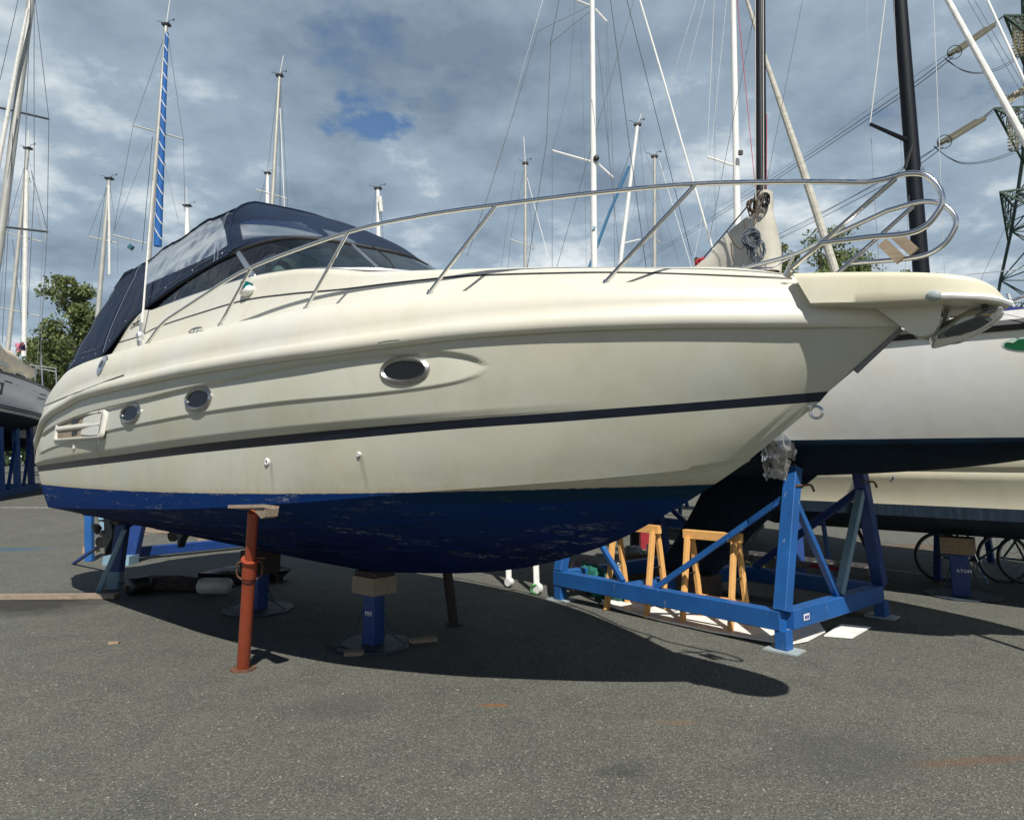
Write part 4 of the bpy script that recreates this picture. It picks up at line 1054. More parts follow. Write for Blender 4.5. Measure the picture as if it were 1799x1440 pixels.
# ================================================================== RIGHT: CRADLE, SLOOP, SECOND CRUISER
CA = gp(1378,1142); CL = gp(985,1053); CBn = Vector((4.0,7.91,0))
ux = (CL-CA).normalized(); LEN = (CL-CA).length; uy = Vector((-ux.y, ux.x, 0)); uy = uy if uy.dot(CBn-CA) > 0 else -uy; WID = 2.06
CC = CA+uy*WID; CD = CL+uy*WID
t = Thing('boat_cradle', (CA+CC)/2, 'scuffed bright blue steel cradle holding the white sloop, sawhorses inside it', 'cradle')
BZ = .26
def beam(a, b, w=.13, h=.17, m=None, name='beam'):
    mb = MB(); mb.bar(a, b, w, h, bev=.006); return t.part(name, mb, m or M_blue)
beam(CA+Zv*BZ+ux*.0, CL+Zv*BZ-ux*-.06); beam(CC+Zv*BZ, CD+Zv*BZ)
beam(CA+Zv*BZ+uy*.07, CC+Zv*BZ-uy*.07); beam(CL+Zv*BZ+uy*.07, CD+Zv*BZ-uy*.07); m_ = .62
beam(CA+ux*LEN*m_+Zv*BZ+uy*.07, CC+ux*LEN*m_+Zv*BZ-uy*.07)
for p in (CA, CL, CC, CD):
    mb = MB(); mb.bar(p+Zv*.012, p+Zv*(BZ-.085), .115, .115, up=uy, bev=.005); t.part('foot_post', mb, M_blue)
    mb = MB(); mb.box(p+Zv*.007, (.30,.22,.014), rotz(math.atan2(ux.y,ux.x)+.1)); t.part('foot_plate', mb, M_plate, smooth=False)
tA = at(1401,812, CA.y+.35); tA = CA+Vector((.10,.12,1.60)); 
TOPA = gp(1378,1142)+Vector((0,0,0)); 
def postTop(base, inward, h): return base+inward*.14+Zv*h
POSTS = []
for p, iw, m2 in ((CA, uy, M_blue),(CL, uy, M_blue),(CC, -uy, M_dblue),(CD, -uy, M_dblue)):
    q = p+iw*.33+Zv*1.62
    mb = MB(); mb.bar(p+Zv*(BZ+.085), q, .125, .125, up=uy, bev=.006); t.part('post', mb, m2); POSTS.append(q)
    mb = MB(); mb.cyl(q, q+Zv*.12+iw*.03, .03, 12); t.part('screw_jack', mb, M_rust)
    # bent pin through the post
    k = q-Zv*.17; mb = MB(); mb.tube(catmull([k-uy*.10-ux*.07, k+ux*-.07+uy*.02, k-ux*.09+uy*.14, k-ux*.10+uy*.18-Zv*.06],5), .011, 8); t.part('locking_pin', mb, M_rust)
# diagonal braces
def brace(a, b, w=.055, m=None): 
    mb = MB(); mb.bar(a, b, w, w, bev=.004); t.part('brace', mb, m or M_blue)
brace(lerp(CA+Zv*BZ, POSTS[0], .80)+ux*.05, CA+ux*1.42+Zv*(BZ+.09))
brace(lerp(CL+Zv*BZ, POSTS[1], .70), CL-ux*1.0+Zv*(BZ+.09))
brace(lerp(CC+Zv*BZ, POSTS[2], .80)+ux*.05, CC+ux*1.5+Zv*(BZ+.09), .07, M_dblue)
brace(lerp(CC+Zv*BZ, POSTS[2], .80)-uy*.05, CC-uy*.95+Zv*(BZ+.09), .075, M_paleblue)
brace(lerp(CA+Zv*BZ, POSTS[0], .78)+uy*.05, CA+uy*1.05+Zv*(BZ+.09), .06)
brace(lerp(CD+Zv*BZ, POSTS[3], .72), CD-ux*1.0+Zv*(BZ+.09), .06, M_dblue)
mb = MB(); p = CA+Zv*BZ+uy*.30-ux*.068; mb.box(p, (.004,.10,.055), rotz(math.atan2(ux.y,ux.x))); t.part('sticker', mb, M_white, smooth=False)
mb = MB(); 
for d in (-.02,.02): mb.box(p-ux*.003+uy*d, (.004,.028,.030), rotz(math.atan2(ux.y,ux.x)))
t.part('sticker_mark', mb, mat('purple_ink', (.06,.03,.25), .5), smooth=False)
# pads wrapped in plastic
def pad(q, iw, label, wrapped=True):
    c = q+Zv*.20+iw*.06
    if wrapped: c = q+Zv*.17-iw*.20
    tt_ = Thing('cradle_pad', c-Zv*.1, label, 'pad', 'padded heads of the blue cradle')
    mb = MB(); mb.box(c, (.26,.07,.22), rotz(math.atan2(ux.y,ux.x)) @ Matrix.Rotation(R(25 if iw.dot(uy) > 0 else -25),3,'X')); tt_.part('pad', mb, M_rubber if wrapped else M_paleblue, smooth=False)
    if wrapped:
        rows = []; 
        for i in range(31):
            f = i/30; row = []
            for j in range(48):
                a = 2*PI*j/48; r_ = (.105+.05*math.sin(PI*min(1,f*1.25)))*(1+.25*noise.noise(Vector((math.cos(a)*1.7, math.sin(a)*1.7, f*3.2)))+.16*noise.noise(Vector((math.cos(a)*5, math.sin(a)*5, f*9)))); r_ *= .35 if i == 0 else 1
                row.append(c+Vector((math.cos(a)*r_*1.0-.07*f, math.sin(a)*r_*.8, .17-.44*f+.05*noise.noise(Vector((math.cos(a)*2,math.sin(a)*2,9))))))
            rows.append(row)
        mb = MB(); mb.grid(rows, closev=True); mb.blob(c+Vector((.15,.05,.06)), (.09,.07,.06), amp=.4, freq=3); tt_.part('bubble_wrap', mb, M_plast, angle=70, fixn=False)
pad(POSTS[0], uy, 'cradle pad wrapped in silvery crumpled plastic on the nearest blue post')
pad(POSTS[1], uy, 'bare cradle pad on the rear post hidden behind the cruiser', False)
pad(POSTS[2], -uy, 'bare pale blue pad on the right-hand cradle post under the sloop', False)
pad(POSTS[3], -uy, 'bare pale blue pad on the cradle post behind the fin keel', False)
hc = POSTS[2]-uy*.10-ux*.0+ux*.28
mb = MB(); mb.lathe([(.10,.13),(.115,.08),(.115,-.06),(.09,-.07)], hc+Zv*.12); hh = Thing('hanging_bucket', hc-Zv*.1, 'pale blue bucket shape with black tip hanging beneath the sloop', 'bucket')
hh.part('shell', mb, M_paleblue); mb = MB(); mb.lathe([(.085,-.07),(.075,-.10),(.03,-.13),(.018,-.19),(0,-.20)], hc+Zv*.12); hh.part('tip', mb, M_black)
# ---- sawhorses
def sawhorse(a, b, h, label):
    """a, b: ground points under the two ends of the top rail"""
    a = Vector(a); b = Vector(b); d = (b-a).normalized(); s = Vector((-d.y,d.x,0)); ln = (b-a).length
    s_ = Thing('sawhorse', (a+b)/2, label, 'sawhorse', 'pine sawhorses in the cradle')
    mb = MB(); mb.bar(a-d*.06+Zv*h, b+d*.06+Zv*h, .075, .09, bev=.003); s_.part('top_rail', mb, M_pine)
    for e, k in ((a,0),(b,1)):
        for sg in (-1,1):
            mb = MB(); mb.bar(e+s*sg*.2, e+s*sg*.045+Zv*(h-.025), .07, .04, up=d, bev=.003); s_.part('leg', mb, M_pine)
    for sg in (-1,1):
        mb = MB(); mb.bar(a+s*sg*.17+Zv*.22, b+s*sg*.17+Zv*.22, .026, .075, bev=.002); s_.part('lower_rail', mb, M_pine)
    mb = MB()
    for e in (a, b): mb.tube([e-s*.11+Zv*(h*.55), e+s*.11+Zv*(h*.55)], .008, 6)
    s_.part('spreader', mb, M_black)
sa = (gp(1207,1092)+gp(1250,1045))/2; sb2 = (gp(1287,1112)+gp(1312,1075))/2
def perp(a, b): d = (b-a).normalized(); s = Vector((-d.y,d.x,0)); return s if s.y > 0 else -s
FL, FR = gp(1199,1096), gp(1283,1112); s_h = perp(FL, FR)*.2
sawhorse(FL+s_h, FR+s_h, .90, 'nearer pine sawhorse, right of the two in the blue cradle')
FL, FR = gp(1066,1070), gp(1136,1084); s_h = perp(FL, FR)*.2
sawhorse(FL+s_h, FR+s_h, .92, 'farther pine sawhorse, half hidden by the blue hull')
# ---- flat white board under the cradle
pts = [(1055,1062),(1090,1073),(1160,1092),(1250,1112),(1330,1126),(1385,1135),(1420,1128),(1450,1112),(1440,1098),(1330,1082),(1230,1062),(1150,1045),(1100,1040)]
mb = MB(); mb.prism([gp(u, v)+Zv*.012 for u, v in pts], (0,0,0), (0,0,.016)); single('white_board', mb, M_board, gp(1260,1090), 'large scuffed white board lying flat under the sawhorses', 'board', smooth=False)
mb = MB(); mb.prism([gp(u, v)+Zv*.006 for u, v in ((1448,1118),(1497,1122),(1530,1103),(1478,1098))], (0,0,0), (0,0,.012)); single('white_sheet', mb, M_board, gp(1490,1110), 'small white sheet on the asphalt right of the cradle', 'sheet', smooth=False)
# ---- green tarp bundle
t2 = Thing('tarp_bundle', gp(1050,1045), 'rolled green tarpaulin bundle inside the left end of the cradle', 'tarpaulin')
mb = MB(); a = gp(1022,1040)+Zv*.22; b = gp(1088,1056)+Zv*.12; rows = []
for i in range(26):
    f = i/25; c = lerp(a, b, f); r_ = .17*(.75+.4*math.sin(PI*min(1,f+.15)))*(1+.05*math.sin(f*38+3*math.sin(f*11))); row = []
    for j in range(20):
        an = 2*PI*j/20; k = 1+.18*noise.noise(Vector((math.cos(an)*1.5, math.sin(an)*1.5, f*7)))
        row.append(c+Vector((.25*math.cos(an)*r_*k, math.cos(an)*r_*k, math.sin(an)*r_*k*1.05)))
    rows.append(row)
mb.grid(rows, closev=True); mb.blob(b, (.10,.15,.13), amp=.3); t2.part('green_cloth', mb, M_green, angle=70)
mb = MB()
for k in range(5):
    aa = gp(1003+k*2,1033)+Zv*(.10+.035*k)+Vector((0,.05*k,0)); mb.tube(catmull([aa+Vector((-.04,-.15,-.02)), aa+Vector((.05,-.05,.10)), aa+Vector((.22,0,.09)), aa+Vector((.34,.05,.0))],6), .035, 10)
t2.part('pink_cloth', mb, M_pink)
mb = MB(); bp_ = gp(1090,1062)+Zv*.30; mb.lathe([(.0,0),(.032,.0),(.035,.05),(.033,.12),(.018,.16),(.016,.18),(.03,.19),(.03,.23),(0,.24)], bp_-Zv*.05)
tb = Thing('spray_bottle', bp_-Zv*.05, 'small white and blue bottle on the sawhorse rail beside the tarp', 'bottle'); mb2 = MB(); mb2.v = mb.v; mb2.f = mb.f; mb2.m = mb.m; tb.part('bottle', mb2, M_white); mb = MB(); mb.lathe([(.0365,.03),(.0365,.09)], bp_-Zv*.05); tb.part('bottle_label', mb, M_bluecover)
# ---- blocks, box, crate, ladder behind the sawhorses
for (u, v, sx, sy, sz, lab) in ((1192,1030,.26,.22,.22,'rounded timber block between the two sawhorses'), (1252,1040,.30,.24,.24,'timber block behind the nearer sawhorse')):
    c = gp(u, v)+Zv*sz*.5; mb = MB(); mb.blob(c, (sx*.58,sy*.58,sz*.58), rotz(.3), 12, 8, .12, 1.5, u)
    for i, q in enumerate(mb.v):
        q = Vector(q)-c; q = Vector((max(-sx/2,min(sx/2,q.x)), max(-sy/2,min(sy/2,q.y)), max(-sz/2,min(sz/2,q.z)))); mb.v[i] = tuple(c+q)
    single('timber_block', mb, M_stump, gp(u,v), lab, 'timber block', angle=25)
t3 = Thing('cardboard_box', gp(1130,1012), 'brown cardboard box of tins behind the farther sawhorse', 'box')
c = gp(1130,1012); mb = MB()
for dx, dy, sx, sy in ((0,-.2,.56,.02),(0,.2,.56,.02),(-.28,0,.02,.4),(.28,0,.02,.4)): mb.box(c+Vector((dx,dy,.17)), (sx,sy,.34))
mb.box(c+Zv*.012, (.54,.38,.02)); t3.part('box', mb, M_card, smooth=False)
mb = MB(); mb.lathe([(0,0),(.05,0),(.05,.20),(.02,.25),(.02,.32),(0,.32)], c+Vector((.08,.0,.14))); t3.part('white_bottle', mb, M_white)
mb = MB(); mb.blob(c+Vector((-.14,0,.34)), (.14,.10,.10), amp=.5, freq=3); t3.part('crumpled_foil', mb, M_plate, angle=20)
t4 = Thing('milk_crate', gp(1178,1003), 'black slotted plastic crate left of the fin keel', 'crate')
c = gp(1178,1003); mb = MB()
for i in range(8): 
    for dy in (-.2,.2): mb.box(c+Vector((-.24+.068*i,dy,.19)), (.028,.02,.36))
    for dx in (-.26,.26): mb.box(c+Vector((dx,-.19+.054*i,.19)), (.02,.024,.36))
for z in (.02,.36):
    for dy in (-.2,.2): mb.box(c+Vector((0,dy*1.03,z)), (.54,.02,.035))
    for dx in (-.26,.26): mb.box(c+Vector((dx*1.03,0,z)), (.02,.4,.035))
t4.part('slotted_walls', mb, M_black, smooth=False)
mb = MB(); mb.box(c+Vector((0,0,.01)), (.5,.38,.015)); t4.part('floor', mb, M_black, smooth=False)
for i in range(3): pass
p = gp(1140,962); tr = Thing('red_canister', p, 'faded red container standing behind the farther sawhorse', 'container'); mb = MB(); mb.box(p+Zv*.17, (.36,.3,.34)); tr.part('body', mb, M_redbox, smooth=False); mb = MB(); mb.box(p+Zv*.36, (.3,.24,.04)); tr.part('lid', mb, M_redbox, smooth=False)
p = gp(1120,1010); mb = MB(); mb.bar(p+Vector((.0,.3,0)), p+Vector((.05,.3,1.25)), .12, .1); single('iron_post', mb, M_darkiron, p, 'dark rusty post rising behind the cardboard box', 'post')
tl = Thing('ladder', gp(1400,1045), 'grimy aluminium ladder lying across the far side of the cradle', 'ladder')
la = gp(1300,1018)+Zv*.32; lb = gp(1530,1052)+Zv*.32; 
for k in (0,1):
    mb = MB(); mb.bar(la+Vector((.25*k,.30*k,0)), lb+Vector((.25*k,.30*k,0)), .03, .085); tl.part('rail', mb, M_ladder if 'M_ladder' in globals() else mat('grimy_aluminium', (.26,.25,.24), .5, .5, var=.5, vscale=12))
for i in range(8):
    q = lerp(la, lb, (i+.5)/8); mb = MB(); mb.cyl(q, q+Vector((.25,.30,0)), .016, 8); tl.part('rung', mb, MATS['grimy_aluminium'])
for f in (.35,.62,.75):
    q = lerp(la, lb, f)+Vector((-.012,-.018,0)); mb = MB(); mb.box(q, (.12,.004,.04), rotz(math.atan2((lb-la).y,(lb-la).x))); tl.part('tape_mark', mb, M_redbox, smooth=False)
# ---- the white sloop in the cradle
def sailhull(base, axis, L_, Bm, zsheer, zwl, zbot, bowx=.5, dirty=None, name=None, m_top=None, m_bot=None, parent=None, stern=.62, sheer=.12, root=None, tumble=1.0):
    """round-bilged yacht hull. axis = unit vector towards the bow, base = world point under amidships"""
    ax = Vector(axis).normalized(); pt = Vector((-ax.y, ax.x, 0)); n = 56
    def sec(s, m_=12):
        x = (s-.5)*L_
        b = Bm/2*(1-abs((s-.42)/.58)**2.4)**.8 if s > .42 else Bm/2*(stern+(1-stern)*(1-((.42-s)/.42)**2))
        if s > .9985: b = 0.004
        zs = zsheer+sheer*((s-.45)/.55)**2*(1 if s > .45 else .4)
        k = 1-abs((s-.46)/.54)**2.6 if s > .46 else 1-.75*((.46-s)/.46)**2.2
        zb = zwl+.10*(1-k)-(zwl-zbot)*k+(zs-zwl)*.9*sst(.88,1.0,s)
        top = []; bot = []
        for i in range(m_+1):
            a = i/m_; z = lerp(zs, zwl, a); fl = 1-.06*a-.10*a*a*(1+3*sst(.6,1,s)); rak = .10*L_*sst(.75,1.0,s)*(a*(zs-zwl))*.55
            top.append((x-rak, b*fl, max(z, zb)))
        y0 = b*(1-.06-.10*(1+3*sst(.6,1,s))); rak = .10*L_*sst(.75,1.0,s)*(zs-zwl)*.55
        for i in range(m_+1):
            a = i/m_*PI/2; bot.append((x-rak, y0*math.cos(a)**.9 if i < m_ else 0, lerp(zwl, min(zb, zwl), math.sin(a)**1.15) if zb < zwl else zb))
        return top, bot
    ss = [i/n for i in range(n+1)]; secs_ = [sec(s) for s in ss]
    def W(p, sg): return Vector(base)+ax*p[0]+pt*(p[1]*sg)+Zv*p[2]
    mt = MB(); mo = MB(); md = MB()
    for sg in (1,-1):
        mt.grid([[W(p, sg) for p in s[0]] for s in secs_], sg < 0); mo.grid([[W(p, sg) for p in s[1]] for s in secs_], sg < 0)
    md.grid([[W((s[0][0][0], s[0][0][1]*k, s[0][0][2]-.01+.05*(1-k*k)), 1) for k in (-1,-.6,0,.6,1)] for s in secs_])
    c = secs_[0]; poly = [W(p,1) for p in c[0]]+[W(p,1) for p in c[1][1:]]+[W(p,-1) for p in c[1][::-1][1:]]+[W(p,-1) for p in c[0][::-1][1:]]
    mt.add(poly, [tuple(range(len(poly)))])
    sheer_l = [W(s[0][0], 1) for s in secs_]; sheer_r = [W(s[0][0], -1) for s in secs_]
    return mt, mo, md, sheer_l, sheer_r, pt
AX = Vector((.70,-.714,0)).normalized()
SC = (CA+CC)/2+AX*-1.55          # below amidships
SCB = Vector((SC.x, SC.y, 0))+Vector((-AX.y,AX.x,0))*.0
t5 = Thing('sailing_yacht', SCB, 'white sloop with navy bottom, black toe rail and green oval mark', 'yacht')
mt, mo, md, sl, sr, spt = sailhull(SCB+AX*.05, AX, 9.6, 2.5, 2.71, 1.87, 1.50, sheer=.07)
hull_t = t5.part('topsides', mt, M_offw, merge=.001, angle=40); t5.part('underbody', mo, M_navy, merge=.001, angle=50); t5.part('deck', md, M_offw, angle=50)
for s_l in (sl, sr):
    mb = MB(); mb.tube([p+Zv*-.01 for p in s_l], .048, 6); t5.part('rubbing_strake', mb, M_black)
    mb = MB(); rows = [[p+Zv*.02+(SCB-Vector((p.x,p.y,0))).normalized()*.03 for p in s_l],[p+Zv*.11+(SCB-Vector((p.x,p.y,0))).normalized()*.035 for p in s_l],[p+Zv*.11+(SCB-Vector((p.x,p.y,0))).normalized()*.09 for p in s_l]]
    mb.grid(rows); t5.part('toe_rail', mb, M_white, angle=30)
# fin keel, swept aft
k0 = SCB+AX*.88; mb = MB()
rows = []
for i in range(9):
    f = i/8; z = lerp(1.60, .40, f); swp = -1.02*f; ch = lerp(1.0,.78,f)+ (.30*(1-f)**3); row = []
    for j in range(20):
        a = 2*PI*j/20; xx = math.cos(a); yy = math.sin(a)*.085*(1-.25*f)*(1-.35*xx)
        row.append(Vector((k0.x, k0.y, z))+AX*(swp+xx*ch/2)+spt*yy)
    rows.append(row)
mb.grid(rows, closev=True); mb.add(rows[-1], [tuple(range(20))]); t5.part('fin_keel', mb, M_navy, angle=40)
plank('keel_timber', Vector((k0.x,k0.y,.20))-AX*1.0, (.7,.3,.38), rotz(math.atan2(AX.y,AX.x)), M_darkiron, 'dark timber baulk supporting the fin keel of the sloop', 'timber block')
T_R = BVHTree.FromPolygons([tuple(Vector(v.co)+SCB) for v in hull_t.data.vertices], [tuple(p.vertices) for p in hull_t.data.polygons])
def whit(tree, u, v):
    r = ray(u, v); loc, nor, i, d = tree.ray_cast(CAM, r.normalized())
    if loc is None: return None
    if nor.dot(r) > 0: nor = -nor
    return loc, nor
def decal(tree, th, name, px, m, lift=.003, parent=None):
    """thin sticker following the hull"""
    h = [whit(tree, u, v) for u, v in px]; h = [q for q in h if q]
    if len(h) < 3: return None
    pts_ = [p+n*lift for p, n in h]; c = sum(pts_, Vector())/len(pts_)
    mb = MB(); n_ = len(pts_); mb.add(pts_+[c], [(i,(i+1) % n_,n_) for i in range(n_)])
    return th.part(name, mb, m, parent, fixn=False)
def oval(u, v, a, b, n=32, rot=0.0): return [(u+a*math.cos(2*PI*i/n)*math.cos(rot)-b*math.sin(2*PI*i/n)*math.sin(rot), v+a*math.cos(2*PI*i/n)*math.sin(rot)+b*math.sin(2*PI*i/n)*math.cos(rot)) for i in range(n)]
M_gmark = mat('green_sticker', (.0,.085,.030), .35); M_gpale = mat('pale_green_sticker', (.42,.55,.46), .4)
em = decal(T_R, t5, 'oval_emblem', oval(1808,604,48,13,rot=-.03), M_gpale)
em2 = decal(T_R, t5, 'emblem_field', oval(1809,604.5,45,10.5,rot=-.03), M_gmark, .006)
decal(T_R, t5, 'emblem_stroke', [(1764,600),(1772,597),(1781,596),(1789,595.5),(1784,599),(1779,602),(1775,601),(1770,601)], M_gpale, .009)
# coach roof under a blue cover
mb = MB(); rows = []
for i in range(25):
    f = i/24; s = lerp(-.35, 3.6, f); hh_ = (.50*math.sin(PI*min(1,.15+f*.72))**.7*(1+.06*noise.noise(Vector((f*6,2,3)))))*(1-.25*sst(.7,1,f)); wd = lerp(1.0,.5,f)
    rows.append([SCB+AX*s+spt*(wd*k)+Zv*(2.72+hh_*(1-abs(k)**3)) for k in [-1+j/8 for j in range(17)]])
mb.grid(rows); t5.part('deck_cover', mb, M_bluecover, angle=70)
# pulpit-side rails and lifelines to the right
mb = MB(); a = whit(T_R, 1716, 578)
st0 = at(1700,582,5.75); q0 = at(1703,580,5.9)
mb = MB(); p0 = sl[44]; near = sl if (sl[40]-CAM).length < (sr[40]-CAM).length else sr
def sheer_at(u):
    best = min(near, key=lambda p: abs(proj(p)[0]-u)); return best
b0 = sheer_at(1722)+Zv*.12
mb.tube([b0, at(1800,520,b0.y-.12)], .016, 8); t5.part('strut', mb, M_steel)
mb = MB(); mb.tube([b0+Zv*.02, at(1810,560,b0.y-.2)], .005, 6); t5.part('lifeline', mb, M_wirew)
mb = MB(); mb.box(b0-Zv*.02, (.10,.05,.035), rotz(.3)); t5.part('strut_base', mb, mat('yellow_plastic', (.55,.33,.03), .5), smooth=False)
mb = MB(); mb.tube([at(1792,565,b0.y+.4), at(1770,515,b0.y+.4)], .012, 6); mb.tube([at(1700,482,b0.y+1.6), at(1799,472,b0.y+.2)], .005, 5); t5.part('stanchion', mb, M_mastw)
# mast, boom, bundled mainsail, forestay
D_M = 7.9
m0 = at(1339,640,D_M); m1 = at(1337,330,D_M); m2 = at(1333,-420,D_M+.15)
mb = MB(); mb.tube([m0, m1, m2], [.066,.066,.058], 14); mastR = t5.part('mast', mb, M_mastb)
mb = MB(); 
for u in (1328,1342): mb.tube([at(u,470,D_M-.08), at(u-2,-400,D_M-.05)], .004, 5)
t5.part('halyard', mb, M_wirew)
mb = MB(); mb.tube([at(1346,470,D_M-.06), at(1347,200,D_M-.06)], .004, 5); mb.tube([at(1327,330,D_M-.1), at(1295,0,D_M-.1)], .004, 5); t5.part('halyard', mb, M_redrope)
boomz = at(1340,462,D_M).z-.1; bA = Vector((m0.x,m0.y,boomz)); bE = bA-AX*3.1
mb = MB(); mb.tube([bA, bE], .05, 10); t5.part('boom', mb, M_mastb)
# bundled sail: tall at the mast, tapering aft along the boom
rows = []
NU = 30
SILT = [(1352,336),(1345,345),(1335,352),(1318,376),(1300,390),(1280,405),(1262,425),(1240,452),(1222,468),(1205,480),(1180,492)]
for i in range(NU+1):
    f = i/NU; q = f*(len(SILT)-1); k = min(int(q), len(SILT)-2); u, v = [SILT[k][z]+(SILT[k+1][z]-SILT[k][z])*(q-k) for z in (0,1)]
    dd = D_M+.05+f*1.35
    top = at(u, v, dd); bz = boomz-.12
    row = []
    for j in range(17):
        a = j/16; z = lerp(bz, top.z, math.sin(a*PI)**.75 if a <= .5 else math.sin(a*PI)**.75)
        wdt = (.16+.05*math.sin(f*9))*(1-.3*f)*(math.cos(a*PI))*(1+.35*noise.noise(Vector((f*5, a*4, 1))))*(1-.55*math.sin(a*PI)**3)
        row.append(Vector((top.x, top.y, z))+spt*wdt+AX*(.05*noise.noise(Vector((f*6,a*5,4)))))
    rows.append(row)
mb = MB(); mb.grid(rows); mb.add(rows[0], [tuple(range(17))]); t5.part('bundled_mainsail', mb, M_sail, angle=70)
mb = MB(); rows = []
for i in range(9):
    z = lerp(at(1340,480,D_M).z, at(1345,338,D_M).z, i/8); r_ = lerp(.17,.10,i/8)
    rows.append([Vector((m1.x+.02,m1.y,z))+Vector((math.cos(a)*r_*(1+.2*math.sin(3*a+i)), math.sin(a)*r_, 0)) for a in [2*PI*j/18 for j in range(18)]])
mb.grid(rows, closev=True); t5.part('sail_collar', mb, M_sail, angle=70)
def rope_coil(c, r, n, m, name, th, th_r=.008, sq=1.5, seed=1, yo=0):
    rnd = random.Random(seed); mb = MB()
    for k in range(n):
        a0 = rnd.uniform(0,6.28); rx = r*rnd.uniform(.55,1); rz_ = r*sq*rnd.uniform(.6,1); o = Vector((rnd.uniform(-.3,.3)*r, rnd.uniform(-.05,.05), rnd.uniform(-.25,.25)*r))
        mb.tube([Vector(c)+o+Vector((math.cos(a)*rx, .03*math.sin(2*a+a0), math.sin(a)*rz_)) for a in [2*PI*i/22 for i in range(22)]], th_r, 6, closed=True)
    return th.part(name, mb, m)
rope_coil(at(1322,420,D_M-.30), .085, 16, M_greyrope, 'rope_coil', t5, .007, 1.35, 2)
rope_coil(at(1330,438,D_M-.30), .08, 7, M_greyrope, 'rope_coil', t5, .006, 1.6, 5)
rope_coil(at(1322,362,D_M-.18), .055, 8, M_brownrope, 'rope_coil', t5, .007, 1.8, 7)
rope_coil(at(1343,352,D_M-.14), .05, 7, M_black, 'rope_coil', t5, .007, 1.8, 8)
rope_coil(at(1235,460,9.0), .10, 9, M_redrope, 'rope_coil', t5, .009, .6, 4)
mb = MB()
for pts_ in ([(1277,405),(1290,428),(1302,437),(1313,424)],[(1334,338),(1328,372),(1324,395)],[(1342,338),(1330,385),(1325,395)],[(1307,385),(1309,402)],[(1284,426),(1286,448),(1289,458)]):
    mb.tube(catmull([at(u, v, D_M-.26) for u, v in pts_], 5), .007, 6)
t5.part('lashing', mb, M_brownrope)
mb = MB(); mb.tube([at(1338,332,D_M-.15), at(1262,423,8.75), at(1222,468,9.2)], .009, 6); t5.part('topping_line', mb, M_black)
mb = MB()
for a, b in (((1290,470),(1358,470)),((1306,464),(1306,480)),((1356,470),(1390,452)),((1345,462),(1345,480))): mb.tube([at(*a,D_M-.5), at(*b,D_M-.5)], .008, 6)
t5.part('guard_rail', mb, M_steel)
fs0 = at(1830,300,6.1); fs1 = at(1660,-10,7.3); fsd = fs1-fs0
mb = MB(); mb.tube([fs0-fsd*1.0, fs0, fs1, fs1+fsd*2.0], [.030,.034,.030,.024], 10); t5.part('furled_forestay', mb, M_furl)
mb = MB(); mb.tube([at(1840,230,6.6), at(1735,0,7.4), at(1690,-100,7.8)], .013, 8); t5.part('pole', mb, M_mastw)
mb = MB()
for a, b in (((1700,0),(1799,170)),((1712,0),(1810,170)),((1640,0),(1660,490)),((1410,0),(1345,330)),((1330,0),(1245,425))):
    mb.tube([at(*a,8.2), at(*b,7.6)], .0035, 5)
t5.part('rigging_wire', mb, M_wire)
# ---- second motor cruiser behind the sloop
NB = Vector((.70,.714,0)); MCB = Vector((6.35,8.75,0))-AX*.2
t6 = Thing('motor_cruiser', MCB, 'cream motor cruiser with navy bottom behind the white sloop, seen from its side', 'boat')
M_cream2 = gelcoat('cream_second_hull', (.64,.62,.50)); M_navy2 = mat('streaky_navy_paint', (.010,.020,.040), .55, col2=(.022,.048,.075), vscale=7, stretch=(4,4,.25), thr=(.4,.7))
LM = 8.2; rows_t = []; rows_b = []; rows_d = []; rows_g = []
sgn = -1 # near side is -NB
for i in range(61):
    s = i/60; x = (s-.36)*LM; bw = 1.38*(1-max(0,(s-.55)/.45)**2.3); bb_ = 1.22*(1-max(0,(s-.5)/.5)**2.0)
    ck = lambda y, z: MCB+AX*(x)+NB*y+Zv*z
    zc_ = 1.14+.5*max(0,s-.6)
    pr_ = [(bw*.93,2.2),(bw,2.12),(bw*1.005,2.02),(bw*.985,1.95),(bw*.98,1.72),(bw*.985,1.62),(bw*.965,1.575),(bw*.955,1.56),(bw*.965,1.53),(bw*.95,1.45),(bb_*1.02,1.30),(bb_*1.01,1.14)]
    rows_t.append(([ck(-y, z+.12*max(0,s-.5)) for y, z in pr_], [ck(y, z+.12*max(0,s-.5)) for y, z in pr_]))
    zk = .70+(1.3*max(0,(s-.62)/.38)**2.2)
    pb = [(bb_*1.01,1.14),(bb_,1.0+.1*max(0,s-.5)),(bb_*.55,lerp(1.0,zk,.5)),(0,zk)]
    rows_b.append(([ck(-y, max(z,zk)) for y, z in pb], [ck(y, max(z,zk)) for y, z in pb]))
mb = MB(); mb.grid([a for a, b in rows_t]); mb.grid([b for a, b in rows_t], True)
mb.grid([[rows_t[i][0][0], lerp(rows_t[i][0][0],rows_t[i][1][0],.5)+Zv*.04, rows_t[i][1][0]] for i in range(61)])
c = rows_t[0]; poly = c[0]+c[1][::-1]; mb.add(poly, [tuple(range(len(poly)))])
h6 = t6.part('topsides', mb, M_cream2, merge=.001, angle=40)
mb = MB(); mb.grid([a for a, b in rows_b]); mb.grid([b for a, b in rows_b], True); poly = rows_b[0][0]+rows_b[0][1][::-1][1:]; mb.add(poly, [tuple(range(len(poly)))])
t6.part('underbody', mb, M_navy2, merge=.001, angle=40)
T_6 = BVHTree.FromPolygons([tuple(Vector(v.co)+MCB) for v in h6.data.vertices], [tuple(p.vertices) for p in h6.data.polygons])
f_ = decal(T_6, t6, 'skin_fitting', oval(1569,839,5,5,16), M_white, .002); decal(T_6, t6, 'fitting_bore', oval(1568.5,839.5,2,2,12), M_black, .004)
